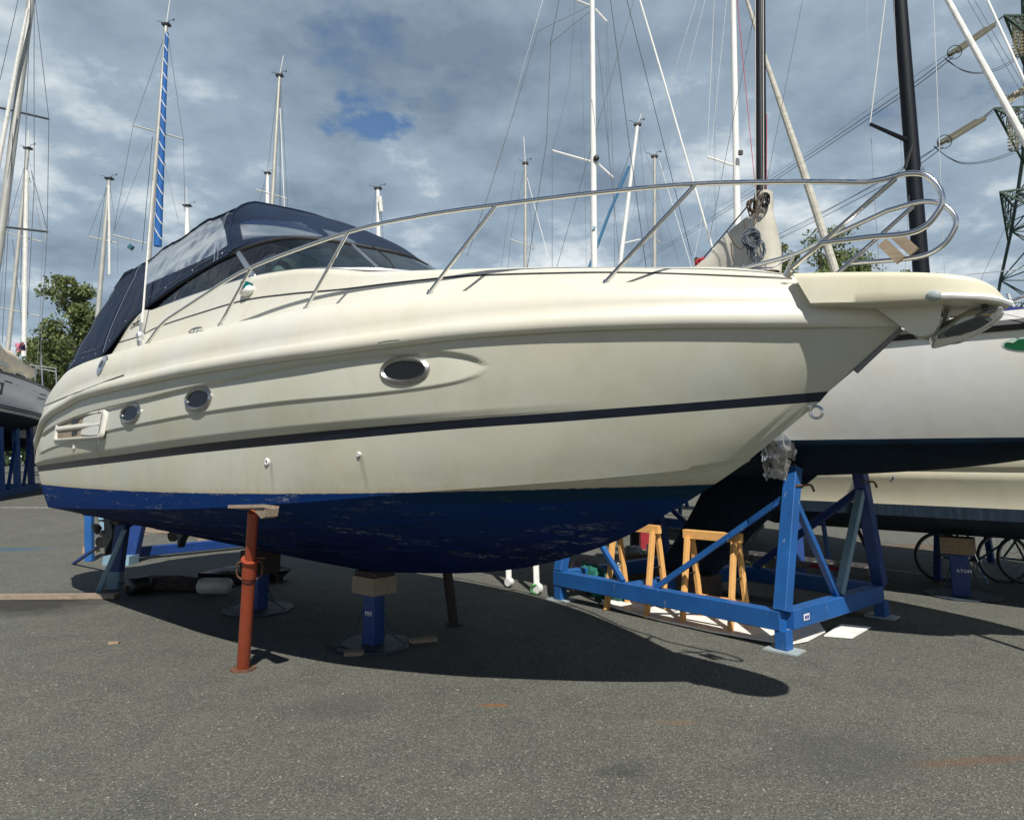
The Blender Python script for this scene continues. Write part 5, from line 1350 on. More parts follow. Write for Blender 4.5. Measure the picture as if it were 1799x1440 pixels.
mb = MB(); q = MCB+AX*(-.36*LM-.25)-NB*.30+Zv*.62
mb.prism([q+AX*a+Zv*b for a, b in ((.3,.5),(-.1,.5),(-.14,.2),(-.16,.06),(-.1,-.03),(.0,-.22),(.10,-.05),(.2,.1),(.2,.3))], NB*-.06, NB*.06)
mb.tube([q+AX*.2+Zv*.03, q-AX*.16+Zv*.03], [.04,.075], 12); d6 = t6.part('stern_drive', mb, mat('pale_grey_drive', (.26,.26,.24), .5, var=.3), angle=40)
mb = MB()
for k in range(3):
    an = 2*PI*k/3+.2; d = NB*math.cos(an)+Zv*math.sin(an); tg_ = NB*-math.sin(an)+Zv*math.cos(an); rws = []
    for f in range(7):
        r_ = .05+.15*f/6; wd = .10*math.sin(PI*(.22+.6*f/6)); pit = R(60-26*f/6); a_ = AX*math.cos(pit)+tg_*math.sin(pit); cc_ = q-AX*.22+Zv*.03+d*r_
        rws.append([cc_-a_*wd, cc_-AX*.012, cc_+a_*wd])
    mb.grid(rws)
mb.tube([q-AX*.14+Zv*.03, q-AX*.30+Zv*.03], [.05,.02], 12); t6.part('propeller', mb, M_plate, d6)
K6 = gp(1690,1046)
keel_stand(K6, .50, .20, M_dblue, 'dark blue keel post under the second cruiser, bicycles behind it', .42, sticker='4.TOM')
c = K6+Zv*.62; mb = MB(); mb.box(c, (.34,.30,.20), rotz(-TH)); single('timber_block', mb, M_stump, c, 'timber block on the keel post of the second cruiser', 'timber block', smooth=False)
# slanting blue supports below the second cruiser
for (u, v, du, hgt, m_, lab) in ((1356,1022,.42,1.0,M_blue,'slim blue strut left of the nearest cradle post, behind it'), (1405,1028,.02,.9,M_dblue,'broad shaded blue post behind the ladder'),
        (1462,1020,-.05,.95,M_blue,'thin blue strut between the two near cradle posts'), (1548,1018,-.28,.8,M_darkiron,'dark slanting strut right of the cradle')):
    p = gp(u, v); w_ = .14 if 'broad' in lab else .05
    ts_ = Thing('support_strut', p, lab, 'strut', 'struts under the second cruiser'); mb = MB(); mb.bar(p+Zv*.01, p+Vector((du,.1,hgt)), w_, w_, bev=.004); ts_.part('strut', mb, m_); mb = MB(); mb.box(p+Zv*.006, (.16,.14,.012)); ts_.part('foot', mb, M_darkiron, smooth=False)
# ---- bicycles in the shade
def bicycle(p, ang, m, label):
    p = Vector(p); t_ = Thing('bicycle', p, label, 'bicycle', 'bicycles under the second cruiser'); d = Vector((math.cos(ang), math.sin(ang), 0)); s = Vector((-d.y,d.x,0)); r_ = .33
    def wheel(c):
        mb = MB(); ring = [c+d*(math.cos(a)*r_)+Zv*(math.sin(a)*r_) for a in [2*PI*i/36 for i in range(36)]]; mb.tube(ring, .018, 8, closed=True); w_ = t_.part('wheel', mb, M_rubber)
        mb = MB(); mb.tube([c+(q-c)*.93 for q in ring], .010, 6, closed=True); t_.part('rim', mb, M_wire, w_)
        mb = MB()
        for i in range(14): a = 2*PI*i/14; mb.tube([c+s*.02*(-1)**i, c+d*(math.cos(a)*r_*.92)+Zv*(math.sin(a)*r_*.92)], .0018, 4, caps=False)
        mb.cyl(c-s*.04, c+s*.04, .018, 8); t_.part('spokes', mb, M_wire, w_)
    w1 = p-d*.52+Zv*r_; w2 = p+d*.52+Zv*r_; wheel(w1); wheel(w2)
    bbk = p-d*.08+Zv*.28; st = p-d*.20+Zv*.80; hd = p+d*.36+Zv*.82; hd2 = p+d*.40+Zv*.62
    mb = MB()
    for a, b in ((bbk,st),(bbk,hd2),(st,hd),(bbk,w1),(st-Zv*.05,w1),(hd,hd2),(hd2,w2)): mb.tube([a, b], .015, 8)
    t_.part('frame', mb, m)
    mb = MB(); mb.blob(st+Zv*.06, (.13,.07,.035), rotz(ang), amp=.1); t_.part('saddle', mb, M_black)
    mb = MB(); mb.tube(catmull([hd+Zv*.14-s*.28-d*.12, hd+Zv*.16-s*.15, hd+Zv*.14, hd+Zv*.16+s*.15, hd+Zv*.14+s*.28-d*.12], 5), .012, 8); mb.tube([hd, hd+Zv*.15], .014, 8); t_.part('handlebar', mb, M_steel)
    mb = MB(); mb.tube([bbk+s*.05, bbk+s*.05-Zv*.15+d*.05], .01, 6); mb.tube([bbk-s*.05, bbk-s*.05+Zv*.15-d*.05], .01, 6); mb.cyl(bbk+s*.045, bbk+s*.05, .09, 18); t_.part('crankset', mb, M_steel)
    mb = MB(); mb.tube([bbk-Zv*.02, p-d*.02-s*.15], .009, 6); t_.part('kickstand', mb, M_steel)
bicycle(gp(1715,1030)+Vector((.35,.35,0)), R(-12), M_rope, 'bicycle with a bright rim right behind the dark keel post')
bicycle(gp(1792,1030)+Vector((.55,.25,0)), R(-8), mat('teal_bike_paint', (.02,.10,.11), .4), 'teal bicycle at the right edge under the second cruiser')
# grasses and litter behind the cradle
mb = MB(); rnd = random.Random(3)
for i in range(70):
    p = gp(rnd.uniform(1335,1392), rnd.uniform(1004,1016)); q = p+Vector((rnd.uniform(-.35,.35), rnd.uniform(-.1,.1), rnd.uniform(.05,.32))); mb.tube([p, lerp(p,q,.6)+Zv*.04, q], [.006,.005,.002], 4)
o = mb.build('dry_weeds', mat('dry_green_weed', (.16,.17,.05), .8)); tag(o, 'patch of dry yellow-green weeds behind the blue cradle', 'weeds', kind='stuff')
# far blue frame seen past the bow of the cruiser
t7 = Thing('boat_cradle', gp(1180,925), 'distant blue cradle glimpsed between the two hulls', 'cradle')
for a, b, w_ in (((1150,925),(1260,938),.12),):
    mb = MB(); mb.bar(gp(*a)+Zv*.15, gp(*b)+Zv*.15, .16, .2); t7.part('beam', mb, M_blue)
for a, du in ((1165,-.6),(1225,.5),(1195,.1)):
    p = gp(a, 930); mb = MB(); mb.bar(p+Zv*.2, p+Vector((du,.2,1.2)), .08, .08); t7.part('strut', mb, M_blue if du > 0 else M_darkiron)
# ================================================================== YACHTS ASHORE BEHIND (mostly masts)
def seg(u0, v0, u1, v1, D, D1=None): return at(u0, v0, D), at(u1, v1, D1 or D)
def yacht_mast(label, D, base, top, r, m, spreaders=(), shrouds=(), furl=None, head=True, antenna=None, hull=True, group='yachts ashore behind the cruiser',
               hl=8.6, hcol=None, ax=None, extras=None, rtop=.75, name='sailing_yacht', keel=True):
    """base/top: pixels of the visible mast; the mast runs on down to the deck of a hull standing on its keel"""
    a, b = seg(*base, *top, D); d = (b-a).normalized()
    zd = 2.75; foot = a+d*((zd-a.z)/d.z)
    g0 = Vector((foot.x, foot.y, gz(foot.x, foot.y)))
    t_ = Thing(name, g0, label, 'yacht', group)
    mb = MB(); mb.tube([foot, a, b], [r, r, r*rtop], 12); mo = t_.part('mast', mb, m)
    if hull:
        axv = ax or Vector((.62,-.78,0)); mt, mo_, md, sl_, sr_, pt_ = sailhull(g0-axv.normalized()*.6, axv, hl, hl*.31, 2.75, 1.95, 1.45, stern=.7)
        t_.part('topsides', mt, hcol or M_offw, merge=.001, angle=40); t_.part('underbody', mo_, M_navy, merge=.001, angle=50); t_.part('deck', md, M_offw, angle=50)
        axn = axv.normalized(); mb = MB(); kz = .1 if keel else 1.3; mb.prism([g0+axn*q+Zv*z for q, z in ((.7,1.5),(-.7,1.5),(-.9,kz),(.1,kz))], pt_*-.07, pt_*.07); t_.part('fin_keel', mb, M_navy)
        for sg in (-1,1):
            mb = MB(); mb.bar(g0+pt_*sg*1.3+axn*.3, g0+pt_*sg*.85+axn*.3+Zv*1.75, .09, .09); t_.part('support_leg', mb, M_dblue)
    for (u0,v0,u1,v1) in spreaders:
        p, q = seg(u0, v0, u1, v1, D, D+.02); mb = MB(); mb.tube([p, q], r*.30, 6); t_.part('spreader', mb, m if m is not M_mastb else M_mastb)
    if shrouds:
        for (pts, mm, rr) in shrouds:
            mb = MB(); mb.tube([at(u, v, D-.02) for u, v in pts], rr, 5, caps=False); t_.part('rigging_wire', mb, mm)
    if furl:
        (pts, mm, rr) = furl; mb = MB(); P_ = [at(u, v, D-.25) for u, v in pts]; mb.tube(P_, rr, 8); t_.part('furled_sail', mb, mm)
    if head:
        mb = MB(); mb.box(b+d*.04, (r*3.2,r*2.2,.07)); mb.tube([b+Vector((-r*1.4,0,.05)), b+Vector((-r*2.4,0,.16)), b+Vector((-r*4,0,.18))], .010, 5); mb.tube([b, b+Vector((r*1.2,0,.2)), b+Vector((r*2.6,0,.22))], .010, 5); mb.blob(b+Vector((r*3,0,.23)), (.03,.02,.05), amp=.1, nu=8, nv=5); t_.part('masthead_gear', mb, M_black)
    if antenna:
        mb = MB(); mb.tube([b, at(*antenna, D)], .016, 5); t_.part('antenna', mb, M_wirew)
    if extras: extras(t_)
    return t_
# --- left: big grey yacht on blue cradle
LX = Vector((-.43,.90,0)).normalized()
lb = at(-20,640,21); zde = 4.18
t8 = Thing('sailing_yacht', (lb.x, lb.y, gz(lb.x, lb.y)), 'pale grey yacht with cream boom cover at the left edge', 'yacht')
la_ = at(0,652,20); lb2 = at(100,702,27.5)
lax = (Vector((la_.x,la_.y,0))-Vector((lb2.x,lb2.y,0))).normalized()     # towards its bow (nearer, out of frame)
cen = Vector(((la_.x+lb2.x)/2, (la_.y+lb2.y)/2, 0))+lax*2.0+Vector((-lax.y,lax.x,0))*(-1.55 if Vector((-lax.y,lax.x,0)).x > 0 else 1.55)
mt, mo, md, sl_, sr_, pt8 = sailhull(cen, lax, 13.0, 3.7, 4.2, 3.12, 2.45, stern=.72, sheer=.1)
M_greyhull = mat('pale_grey_topsides', (.74,.73,.76), .3, var=.06, vscale=2)
h8 = t8.part('topsides', mt, M_greyhull, merge=.001, angle=40); t8.part('underbody', mo, M_navy, merge=.001, angle=50); t8.part('deck', md, M_offw, angle=50)
T_8 = BVHTree.FromPolygons([tuple(Vector(v.co)+t8.base) for v in h8.data.vertices], [tuple(p.vertices) for p in h8.data.polygons])
for px, mm in (([(-30,688),(3,693),(7,672),(-30,664)], M_black), ([(8,669.5),(21,673.5),(21,671),(8,667)], M_black), ([(69,692),(80,695),(80,692.5),(69,690)], M_black), ([(66,699.5),(78,702.5),(78,700),(66,697)], M_black), ([(28,675),(62,687),(62,686),(28,674)], M_black)):
    decal(T_8, t8, 'hull_window', px, mm, .01)
for s_l in (sl_, sr_):
    for dz, mm, rr in ((0,M_black,.045),(-.93,M_mastnavy,.02),(-1.0,M_mastnavy,.02)):
        mb = MB(); mb.tube([p+Zv*dz+Vector((p.x-cen.x,p.y-cen.y,0)).normalized()*(.0 if dz == 0 else -.16) for p in s_l[2:50]], rr, 6); t8.part('toe_rail' if dz == 0 else 'boot_stripe', mb, mm)
mb = MB(); mb.prism([cen+lax*q+Zv*z for q, z in ((.9,2.6),(-.9,2.6),(-.7,.75),(.4,.75))], pt8*-.1, pt8*.1); t8.part('fin_keel', mb, M_navy)
mb = MB(); mb.tube([at(-33,640,20.5), at(0,425,20.5), at(57,-20,20.5), at(68,-120,20.5)], [.125,.125,.11,.10], 14); t8.part('mast', mb, M_masta)
for a in ((-30,182,86,209),(-28,394,84,407)):
    mb = MB(); mb.tube([at(a[0],a[1],20.5), at(a[2],a[3],20.6)], .035, 6); t8.part('spreader', mb, M_wired)
for pts in ([(86,209),(83,407)],[(62,0),(86,209)],[(83,407),(74,560),(70,660)],[(84,407),(55,300)],[(60,-10),(60,330),(48,560)],[(54,-10),(36,500)],[(30,205),(10,330)],[(34,-10),(0,140)],[(24,200),(12,450),(4,600)]):
    mb = MB(); mb.tube([at(u,v,20.4) for u, v in pts], .011, 5, caps=False); t8.part('rigging_wire', mb, M_wire)
mb = MB(); mb.tube([at(-5,300,20.2), at(30,110,20.2), at(49,15,20.2)], [.06,.055,.04], 8); t8.part('furled_sail', mb, M_furl)
rows = []
for i in range(22):
    f = i/21; D_ = lerp(19.6,23.5,f); c_ = at(lerp(-30,56,f), lerp(612,655,f), D_); hz = lerp(.62,.22,f)*(1+.12*math.sin(f*14)); row = []
    for j in range(16):
        a = 2*PI*j/16; row.append(c_+pt8*(math.cos(a)*hz*.42*(1+.2*noise.noise(Vector((f*5,a,2)))))+Zv*(math.sin(a)*hz*.75))
    rows.append(row)
mb = MB(); mb.grid(rows, closev=True); t8.part('boom_cover', mb, M_cream_sail, angle=70)
mb = MB(); mb.tube([at(-20,628,19.8), at(52,660,23.6)], .08, 8); t8.part('boom', mb, M_masta)
mb = MB(); rows = []
for i in range(8): 
    f = i/7; rows.append([at(lerp(28,44,f), lerp(614,606,k/5.)+ (598-606)*f*0+lerp(0,-2,f)+(10-20*k/5.)*.35, 22.5)+Vector((0,.05*math.sin(f*7+k),0)) for k in range(6)])
mb.grid(rows); fl = t8.part('ensign', mb, mat('faded_red_flag', (.45,.10,.16), .8, col2=(.55,.40,.42), vscale=2), angle=80, fixn=False)
mb = MB(); mb.prism([at(36,612,22.48), at(44,604,22.48), at(44,613,22.48)], (0,-.01,0), (0,.01,0)); t8.part('ensign_stripe', mb, M_bluecover)
mb = MB()
for pts in ([(52,640),(98,646),(100,690)],[(72,620),(75,680)],[(62,668),(62,645),(98,652)],[(30,630),(25,660)],[(45,655),(48,672)]): mb.tube([at(u,v,25) for u, v in pts], .022, 6)
t8.part('pushpit', mb, M_steel)
tc = Thing('boat_cradle', (cen.x, cen.y, gz(cen.x, cen.y)), 'tall blue cradle under the pale grey yacht at the left edge', 'cradle')
for k, (q, sg) in enumerate(((-4.2,1),(-4.2,-1),(-2.2,1),(-2.2,-1),(-.2,1),(-.2,-1),(1.8,1),(1.8,-1))):
    p = cen+lax*q+pt8*sg*1.35; z0 = gz(p.x,p.y); mb = MB(); mb.bar(Vector((p.x,p.y,z0)), p-pt8*sg*.25+Zv*2.85, .16, .16); tc.part('post', mb, M_blue if k % 3 else M_dblue)
    mb = MB(); mb.bar(Vector((p.x,p.y,z0+.2))+lax*1.3, p-pt8*sg*.2+Zv*2.3, .10, .10); tc.part('brace', mb, M_dblue)
for sg in (1,-1):
    p = cen+lax*-4.8+pt8*sg*1.35; q = cen+lax*2.5+pt8*sg*1.35; mb = MB(); mb.bar(Vector((p.x,p.y,gz(p.x,p.y)+.15)), Vector((q.x,q.y,gz(q.x,q.y)+.15)), .2, .22); tc.part('beam', mb, M_blue)
for q in (-4.3,-2.0,.3):
    p = cen+lax*q+pt8*1.35; q2 = cen+lax*q-pt8*1.35; mb = MB(); mb.bar(Vector((p.x,p.y,gz(p.x,p.y)+.15)), Vector((q2.x,q2.y,gz(q2.x,q2.y)+.15)), .2, .2); tc.part('cross_beam', mb, M_blue)
def blue_cover(t_):
    a, b = at(277,432,22.3), at(293,58,22.3); n = 15; mb = MB(); mw = MB(); x = Vector((1,0,0)); dd_ = (b-a).normalized()
    for i in range(n):
        p0 = lerp(a, b, i/n); p1 = lerp(a, b, (i+.88)/n); p2 = lerp(a, b, (i+1)/n); r0 = lerp(.125,.06,i/n)
        mb.tube([p0, p2], [r0, r0], 12)
        row1 = []; row2 = []
        for k_ in range(17):
            an = 2*PI*k_/16; q_ = p1+Vector((math.cos(an), math.sin(an), 0))*r0*1.03-dd_*(math.cos(an)*r0*1.9); row1.append(q_); row2.append(q_+dd_*.055)
        mw.grid([row1, row2])
    # slanted white bands
    s_ = t_.part('sail_cover', mb, mat('bright_blue_cloth', (.012,.11,.36), .8, var=.2, vscale=6)); t_.part('white_bands', mw, M_furl, s_)
    mb = MB(); mb.box(at(230,434,22.4), (.14,.14,.16), Matrix.Rotation(.6,3,'Y')); t_.part('radar_reflector', mb, mat('dark_teal_plastic', (.02,.10,.12), .5))
    mb = MB(); mb.tube([at(230,428,22.4), at(229,408,22.4)], .008, 5); t_.part('reflector_line', mb, M_wire)
# --- the other masts, left to right
yacht_mast('slim grey mast with white furled sail, second from the left edge', 27, (15,600), (49,262), .09, M_masta, [(10,408,75,425),(0,540,71,555)],
    [([(49,262),(75,425),(70,560),(64,660)],M_wire,.009),([(48,275),(10,408),(0,540)],M_wire,.009),([(48,300),(82,420)],M_wire,.012),([(22,420),(46,640)],M_wired,.009)], ([(42,625),(44,480),(47,300)],M_furl,.085), antenna=(51,228), hl=9)
yacht_mast('mast with tall blue and white striped sail cover', 22.5, (262,440), (292,45), .085, M_masta, [(234,220,322,244),(197,412,259,428)],
    [([(290,60),(234,220),(200,405)],M_wire,.008),([(295,60),(322,244),(325,370)],M_wire,.008),([(268,240),(250,440)],M_wired,.010),([(262,250),(198,412)],M_wire,.006),([(288,280),(315,395)],M_wire,.007)], None, antenna=(300,-10),
    extras=lambda t_: blue_cover(t_))
yacht_mast('short mast pair with low spreader, between the tree and striped mast', 29, (178,480), (192,315), .10, M_masta, [(155,415,207,427)],
    [([(192,318),(155,416)],M_wire,.009),([(192,318),(207,427),(206,480)],M_wire,.009),([(186,330),(165,470)],M_wired,.009)], ([(192,482),(192,400),(191,325)],M_furl,.05), hl=9)
yacht_mast('tiny white masthead just above the cockpit window', 36, (329,398), (329,362), .13, M_mastw, [], [([(327,364),(325,398)],M_wire,.012)], None, antenna=(328,328), hl=8, rtop=.5)
yacht_mast('tall mast with antenna rising behind the canopy roof', 25, (478,362), (491,134), .085, M_masta, [(450,333,505,349)],
    [([(489,140),(470,300),(455,360)],M_wire,.008),([(492,140),(492,370)],M_wired,.012),([(492,190),(500,372)],M_mastw,.016),([(493,140),(505,349),(505,372)],M_wire,.008)], None, antenna=(498,98), hl=9)
yacht_mast('small mast close beside the tall antenna mast', 34, (470,360), (470,305), .10, M_mastw, [], [], None, hl=8)
yacht_mast('single white mast above the windscreen', 29, (665,425), (664,332), .10, M_mastw, [], [([(660,335),(650,425)],M_wire,.009),([(666,335),(674,425)],M_wire,.01)], ([(670,372),(667,345)],M_furl,.09), hl=8)
yacht_mast('slim mast with low swept spreader left of the big white mast', 26, (923,475), (923,288), .075, M_masta, [(895,420,925,430),(923,428,937,438)],
    [([(922,290),(897,420),(892,475)],M_wire,.008),([(926,312),(968,470)],M_mastw,.014),([(924,292),(937,438)],M_wire,.008),([(905,300),(880,470)],M_wire,.007)], None, antenna=(920,240), hl=8.5)
def big_white(t_):
    mb = MB(); mb.blob(at(1047.5,277.5,16.4), (.075,.06,.085), amp=.05, nu=12, nv=8); t_.part('steaming_light', mb, M_black)
    mb = MB(); mb.box(at(1044,399,16.38), (.07,.02,.05)); t_.part('mast_sticker', mb, mat('pale_blue_sticker', (.10,.30,.45), .5))
yacht_mast('tallest white mast with two swept spreaders in the middle', 16.5, (1044,475), (1040,-60), .082, M_mastw, [(970,264,1040,284),(1047,284,1078,312),(1008,-2,1037,10),(1046,16,1066,38)],
    [([(970,264),(970,480)],M_wire,.007),([(970,264),(1000,150),(1010,0)],M_wire,.004),([(1078,312),(1080,480)],M_wire,.006),([(1066,38),(1078,312)],M_wire,.005),([(1036,10),(945,55),(905,190),(855,350),(820,450)],M_wired,.007),([(1036,20),(968,75),(960,250),(925,480)],M_wired,.008),([(955,-5),(893,210),(865,320)],M_wire,.006),([(983,-5),(966,80)],M_wired,.008),
     ([(1020,30),(1027,280),(1030,470)],M_wire,.004),([(1064,45),(1070,300)],M_wire,.004),([(1115,-5),(1040,255),(975,480)],M_wired,.006),([(1050,70),(1090,470)],M_wired,.005)], None, head=False, hl=10, extras=big_white)
yacht_mast('white mast leaning right with blue furled stay beside it', 22, (1088,475), (1120,220), .075, M_mastw, [(1095,427,1125,420)],
    [([(1108,265),(1085,330)],M_wired,.010),([(1122,225),(1145,470)],M_wire,.007),([(1122,225),(1195,470)],M_wire,.005)], ([(1033,475),(1070,375),(1105,292)],mat('blue_sail_edge', (.03,.13,.25), .8),.05), antenna=(1127,200), hl=8.5)
yacht_mast('grey mast right of the leaning mast, with short spreader', 24, (1150,475), (1150,276), .075, M_masta, [(1137,411,1162,427)],
    [([(1158,282),(1200,420),(1215,470)],M_mastw,.012),([(1149,280),(1100,470)],M_wire,.007),([(1150,280),(1165,470)],M_wire,.006),([(1135,290),(1085,470)],M_wire,.006)], None, hl=8.5)
def stay_pole(t_):
    mb = MB(); mb.tube([at(1118,-20,14.4), at(1163,130,14.3), at(1250,430,14.2), at(1275,500,14.1)], .022, 7); t_.part('furled_stay', mb, M_mastw)
    mb = MB(); mb.box(at(1301,268,14.8), (.09,.07,.1)); t_.part('steaming_light', mb, M_black)
    mb = MB(); mb.tube([at(1472,490,14), at(1408,290,14.2), at(1345,105,14.5), at(1306,-20,14.8)], [.085,.08,.05,.035], 10); t_.part('furled_genoa', mb, mat('old_furled_genoa', (.50,.48,.41), .85, col2=(.36,.35,.30), vscale=4, stretch=(1,1,3)))
yacht_mast('white mast with a thick furled genoa, left of the black mast', 15, (1297,480), (1287,-60), .083, M_mastw, [(1242,275,1296,293)],
    [([(1242,275),(1255,0)],M_wirew,.005),([(1255,-5),(1256,330),(1260,480)],M_wire,.004),([(1277,-5),(1243,330),(1215,480)],M_wirew,.004),([(1240,-5),(1190,190),(1120,480)],M_wire,.006),([(1225,-5),(1165,190)],M_wire,.005),([(1100,-5),(1155,210),(1215,450)],M_wired,.008),([(1072,-5),(1105,250),(1136,475)],M_wired,.008)], None, head=False, hl=9.5, extras=stay_pole)
def black_sp(t_):
    mb = MB(); mb.tube([at(1529,218,10.8), at(1606,252,11)], .045, 7, rfun=lambda f: lerp(.028,.045,f)); t_.part('spreader', mb, M_mastnavy)
    mb = MB(); mb.tube([at(1602,255,10.9), at(1590,295,10.9)], .03, 7); t_.part('spreader_brace', mb, M_black)
    mb = MB(); mb.box(at(1619,298,10.85), (.07,.05,.09)); t_.part('deck_light', mb, M_steel)
yacht_mast('thick black mast tapering up beyond the bow rail', 11, (1619,485), (1578,-40), .125, M_mastnavy, [],
    [([(1529,215),(1556,-5)],M_wirew,.008),([(1529,222),(1545,480)],M_wire,.004),([(1523,-5),(1525,200)],M_wire,.004),([(1570,-5),(1585,300)],M_wire,.004),([(1598,330),(1590,480)],M_wire,.003)], None, head=False, hl=8, extras=black_sp, rtop=.85, keel=False, ax=Vector((.66,-.75,0)))
# ================================================================== PYLON, CABLES, TREES
DP = 62.0
tp_ = Thing('electricity_pylon', gp(1830, 805+1200*1.7/DP), 'tall green lattice pylon at the right edge', 'pylon')
pc = at(1893, 500, DP); px0, py0 = pc.x, pc.y
def zpx(v): return at(1799, v, DP).z
prof_ = [(0,6.2),(zpx(545),4.75),(zpx(350),2.9),(zpx(185),1.75),(zpx(20),1.35),(zpx(-150),.9)]
hw = pchip(prof_)
def corner(z, i): s = ((-1,-1),(1,-1),(1,1),(-1,1))[i]; w_ = hw(z); return Vector((px0+s[0]*w_, py0+s[1]*w_, z))
zs = [0]; 
while zs[-1] < zpx(-150)-1: zs.append(zs[-1]+max(1.5, hw(zs[-1])*1.15))
mb = MB()
for i in range(4):
    mb = MB()
    for a, b in zip(zs[:-1], zs[1:]): mb.bar(corner(a,i), corner(b,i), .24, .24)
    tp_.part('leg', mb, M_pylon, smooth=False)
mb = MB()
for a, b in zip(zs[:-1], zs[1:]):
    for i in range(4):
        j = (i+1) % 4; mb.bar(corner(a,i), corner(b,j), .09, .09); mb.bar(corner(a,j), corner(b,i), .09, .09); mb.bar(corner(b,i), corner(b,j), .09, .09)
tp_.part('lattice_bracing', mb, M_pylon, smooth=False)
ARMS = [(1764,27,45),(1747,190,207),(1757,337,352)]
def arm(u, v, v2):
    tip = at(u, v, DP-2.0); z = tip.z; zb = z-3.2; mb = MB(); 
    root_t = [Vector((px0-hw(z)*1.0, py0+s*hw(z)*1.0, z+.4)) for s in (-1,1)]; root_b = [Vector((px0-hw(zb)*1.0, py0+s*hw(zb), zb)) for s in (-1,1)]
    for q in root_t+root_b: mb.bar(tip, q, .16, .16)
    n = 5
    for k in range(1, n):
        f = k/n
        P4 = [lerp(tip, q, f) for q in root_t+root_b]; N4 = [lerp(tip, q, min(1,f+1/n)) for q in root_t+root_b]
        for a, b in ((0,2),(1,3),(0,1),(2,3)): mb.bar(P4[a], P4[b], .07, .07)
        for a, b in ((0,2),(1,3),(2,0),(3,1),(0,1)): mb.bar(P4[a], N4[b], .06, .06)
    tp_.part('cross_arm', mb, M_pylon, smooth=False)
    mb = MB(); m2 = Vector((2*px0,0,0))
    for q in root_t+root_b: mb.bar(Vector((2*px0-tip.x,tip.y,tip.z)), Vector((2*px0-q.x,q.y,q.z)), .16, .16)
    tp_.part('cross_arm', mb, M_pylon, smooth=False)
    return tip
TIPS = [arm(*a) for a in ARMS]
def insul(p, q, n, label):
    p = Vector(p); q = Vector(q); d = (q-p).normalized(); t_ = Thing('insulator_string', (p+q)/2, label, 'insulator', 'glazed insulator strings on the pylon')
    x, y = frame_of(d)
    mb = MB()
    for s in (-1,1):
        for i in range(n):
            c = lerp(p, q, (i+.5)/n)+x*s*.30; mb.tube([c-d*.10, c-d*.035, c+d*.0, c+d*.03, c+d*.10], [.05,.07,.25,.06,.05], 8)
    # every disc of a twin string is far too small to tell apart here
    o = t_.part('discs', mb, M_insul, angle=40); o['kind'] = 'stuff'
    mb = MB()
    for e, f in ((p,-1),(q,1)): mb.bar(e-x*.4, e+x*.4, .09, .09)
    ring = [p+d*.25+x*(.55*math.cos(a))+y*(.55*math.sin(a)) for a in [2*PI*i/16 for i in range(16)]]; mb.tube(ring, .035, 5, closed=True)
    t_.part('yoke', mb, M_pylon)
insul(at(1675,93,DP-8), at(1740,47,DP-4), 16, 'topmost slanting pale insulator string beside the pylon')
insul(at(1657,250,DP-8), at(1723,210,DP-4), 16, 'lower slanting pale insulator string beside the pylon')
insul(at(1768,177,DP+7), at(1812,150,DP+3), 12, 'half hidden slanting insulator string at the right edge, middle height')
insul(at(1788,30,DP-1.5), at(1789,100,DP-1.5), 12, 'upper hanging insulator string under the top pylon arm')
insul(at(1779,193,DP-1.5), at(1781,265,DP-1.5), 12, 'lower hanging insulator string under the middle pylon arm')
def cable(pts, r, label, n=10, grp='power lines'):
    mb = MB(); P_ = catmull([at(u, v, D) for u, v, D in pts], n); mb.tube(P_, r, 5, caps=False)
    single('power_line', mb, M_wired, P_[0], label, 'power line', grp)
def nm(k): return ['upper','lower','third'][k]
for k, dv in enumerate((0,7)):
    cable([(1675,93+dv,DP-8),(1560,178+dv*1.05,DP+2),(1350,318+dv*.8,DP+30),(1180,424+dv*.7,DP+70),(1040,505+dv*.6,DP+120)], .035, nm(k)+' cable of the twin line running from the top insulator string down left')
    cable([(1657,250+dv*1.2,DP-8),(1560,312+dv*1.3,DP+2),(1350,420+dv*1.2,DP+30),(1180,500+dv,DP+70)], .035, nm(k)+' cable of the twin line running from the lower insulator string down left')
cable([(1675,88,DP-8),(1560,166,DP+6),(1400,280,DP+40),(1250,372,DP+80)], .02, 'faint single cable just above the top twin line')
cable([(1768,182,DP+7),(1640,262,DP+20),(1400,400,DP+55),(1250,480,DP+90)], .03, 'cable from the half hidden insulator string crossing behind the black mast')
cable([(1764,27,DP-2),(1740,47,DP-4)], .08, 'short dark link between the top arm and its insulator string')
cable([(1747,190,DP-2),(1723,210,DP-4)], .08, 'short dark link between the middle arm and its insulator string')
for k in (0,1):
    cable([(1660,104-k*3,DP-8),(1690,122+k,DP-6),(1722,127+k*2,DP-5),(1760,116+k*4,DP-4),(1789,98+k*4,DP-2)], .03, nm(k)+' wire of the drooping jumper loop below the top arm')
    cable([(1641,258-k*2,DP-8),(1670,278+k,DP-6),(1698,286+k*2,DP-5),(1740,280+k*3,DP-4),(1782,265+k*4,DP-2)], .03, nm(k)+' wire of the drooping jumper loop below the middle arm')
cable([(1700,540,DP+4),(1799,330,DP+2)], .018, 'thin guy wire slanting beside the pylon foot')
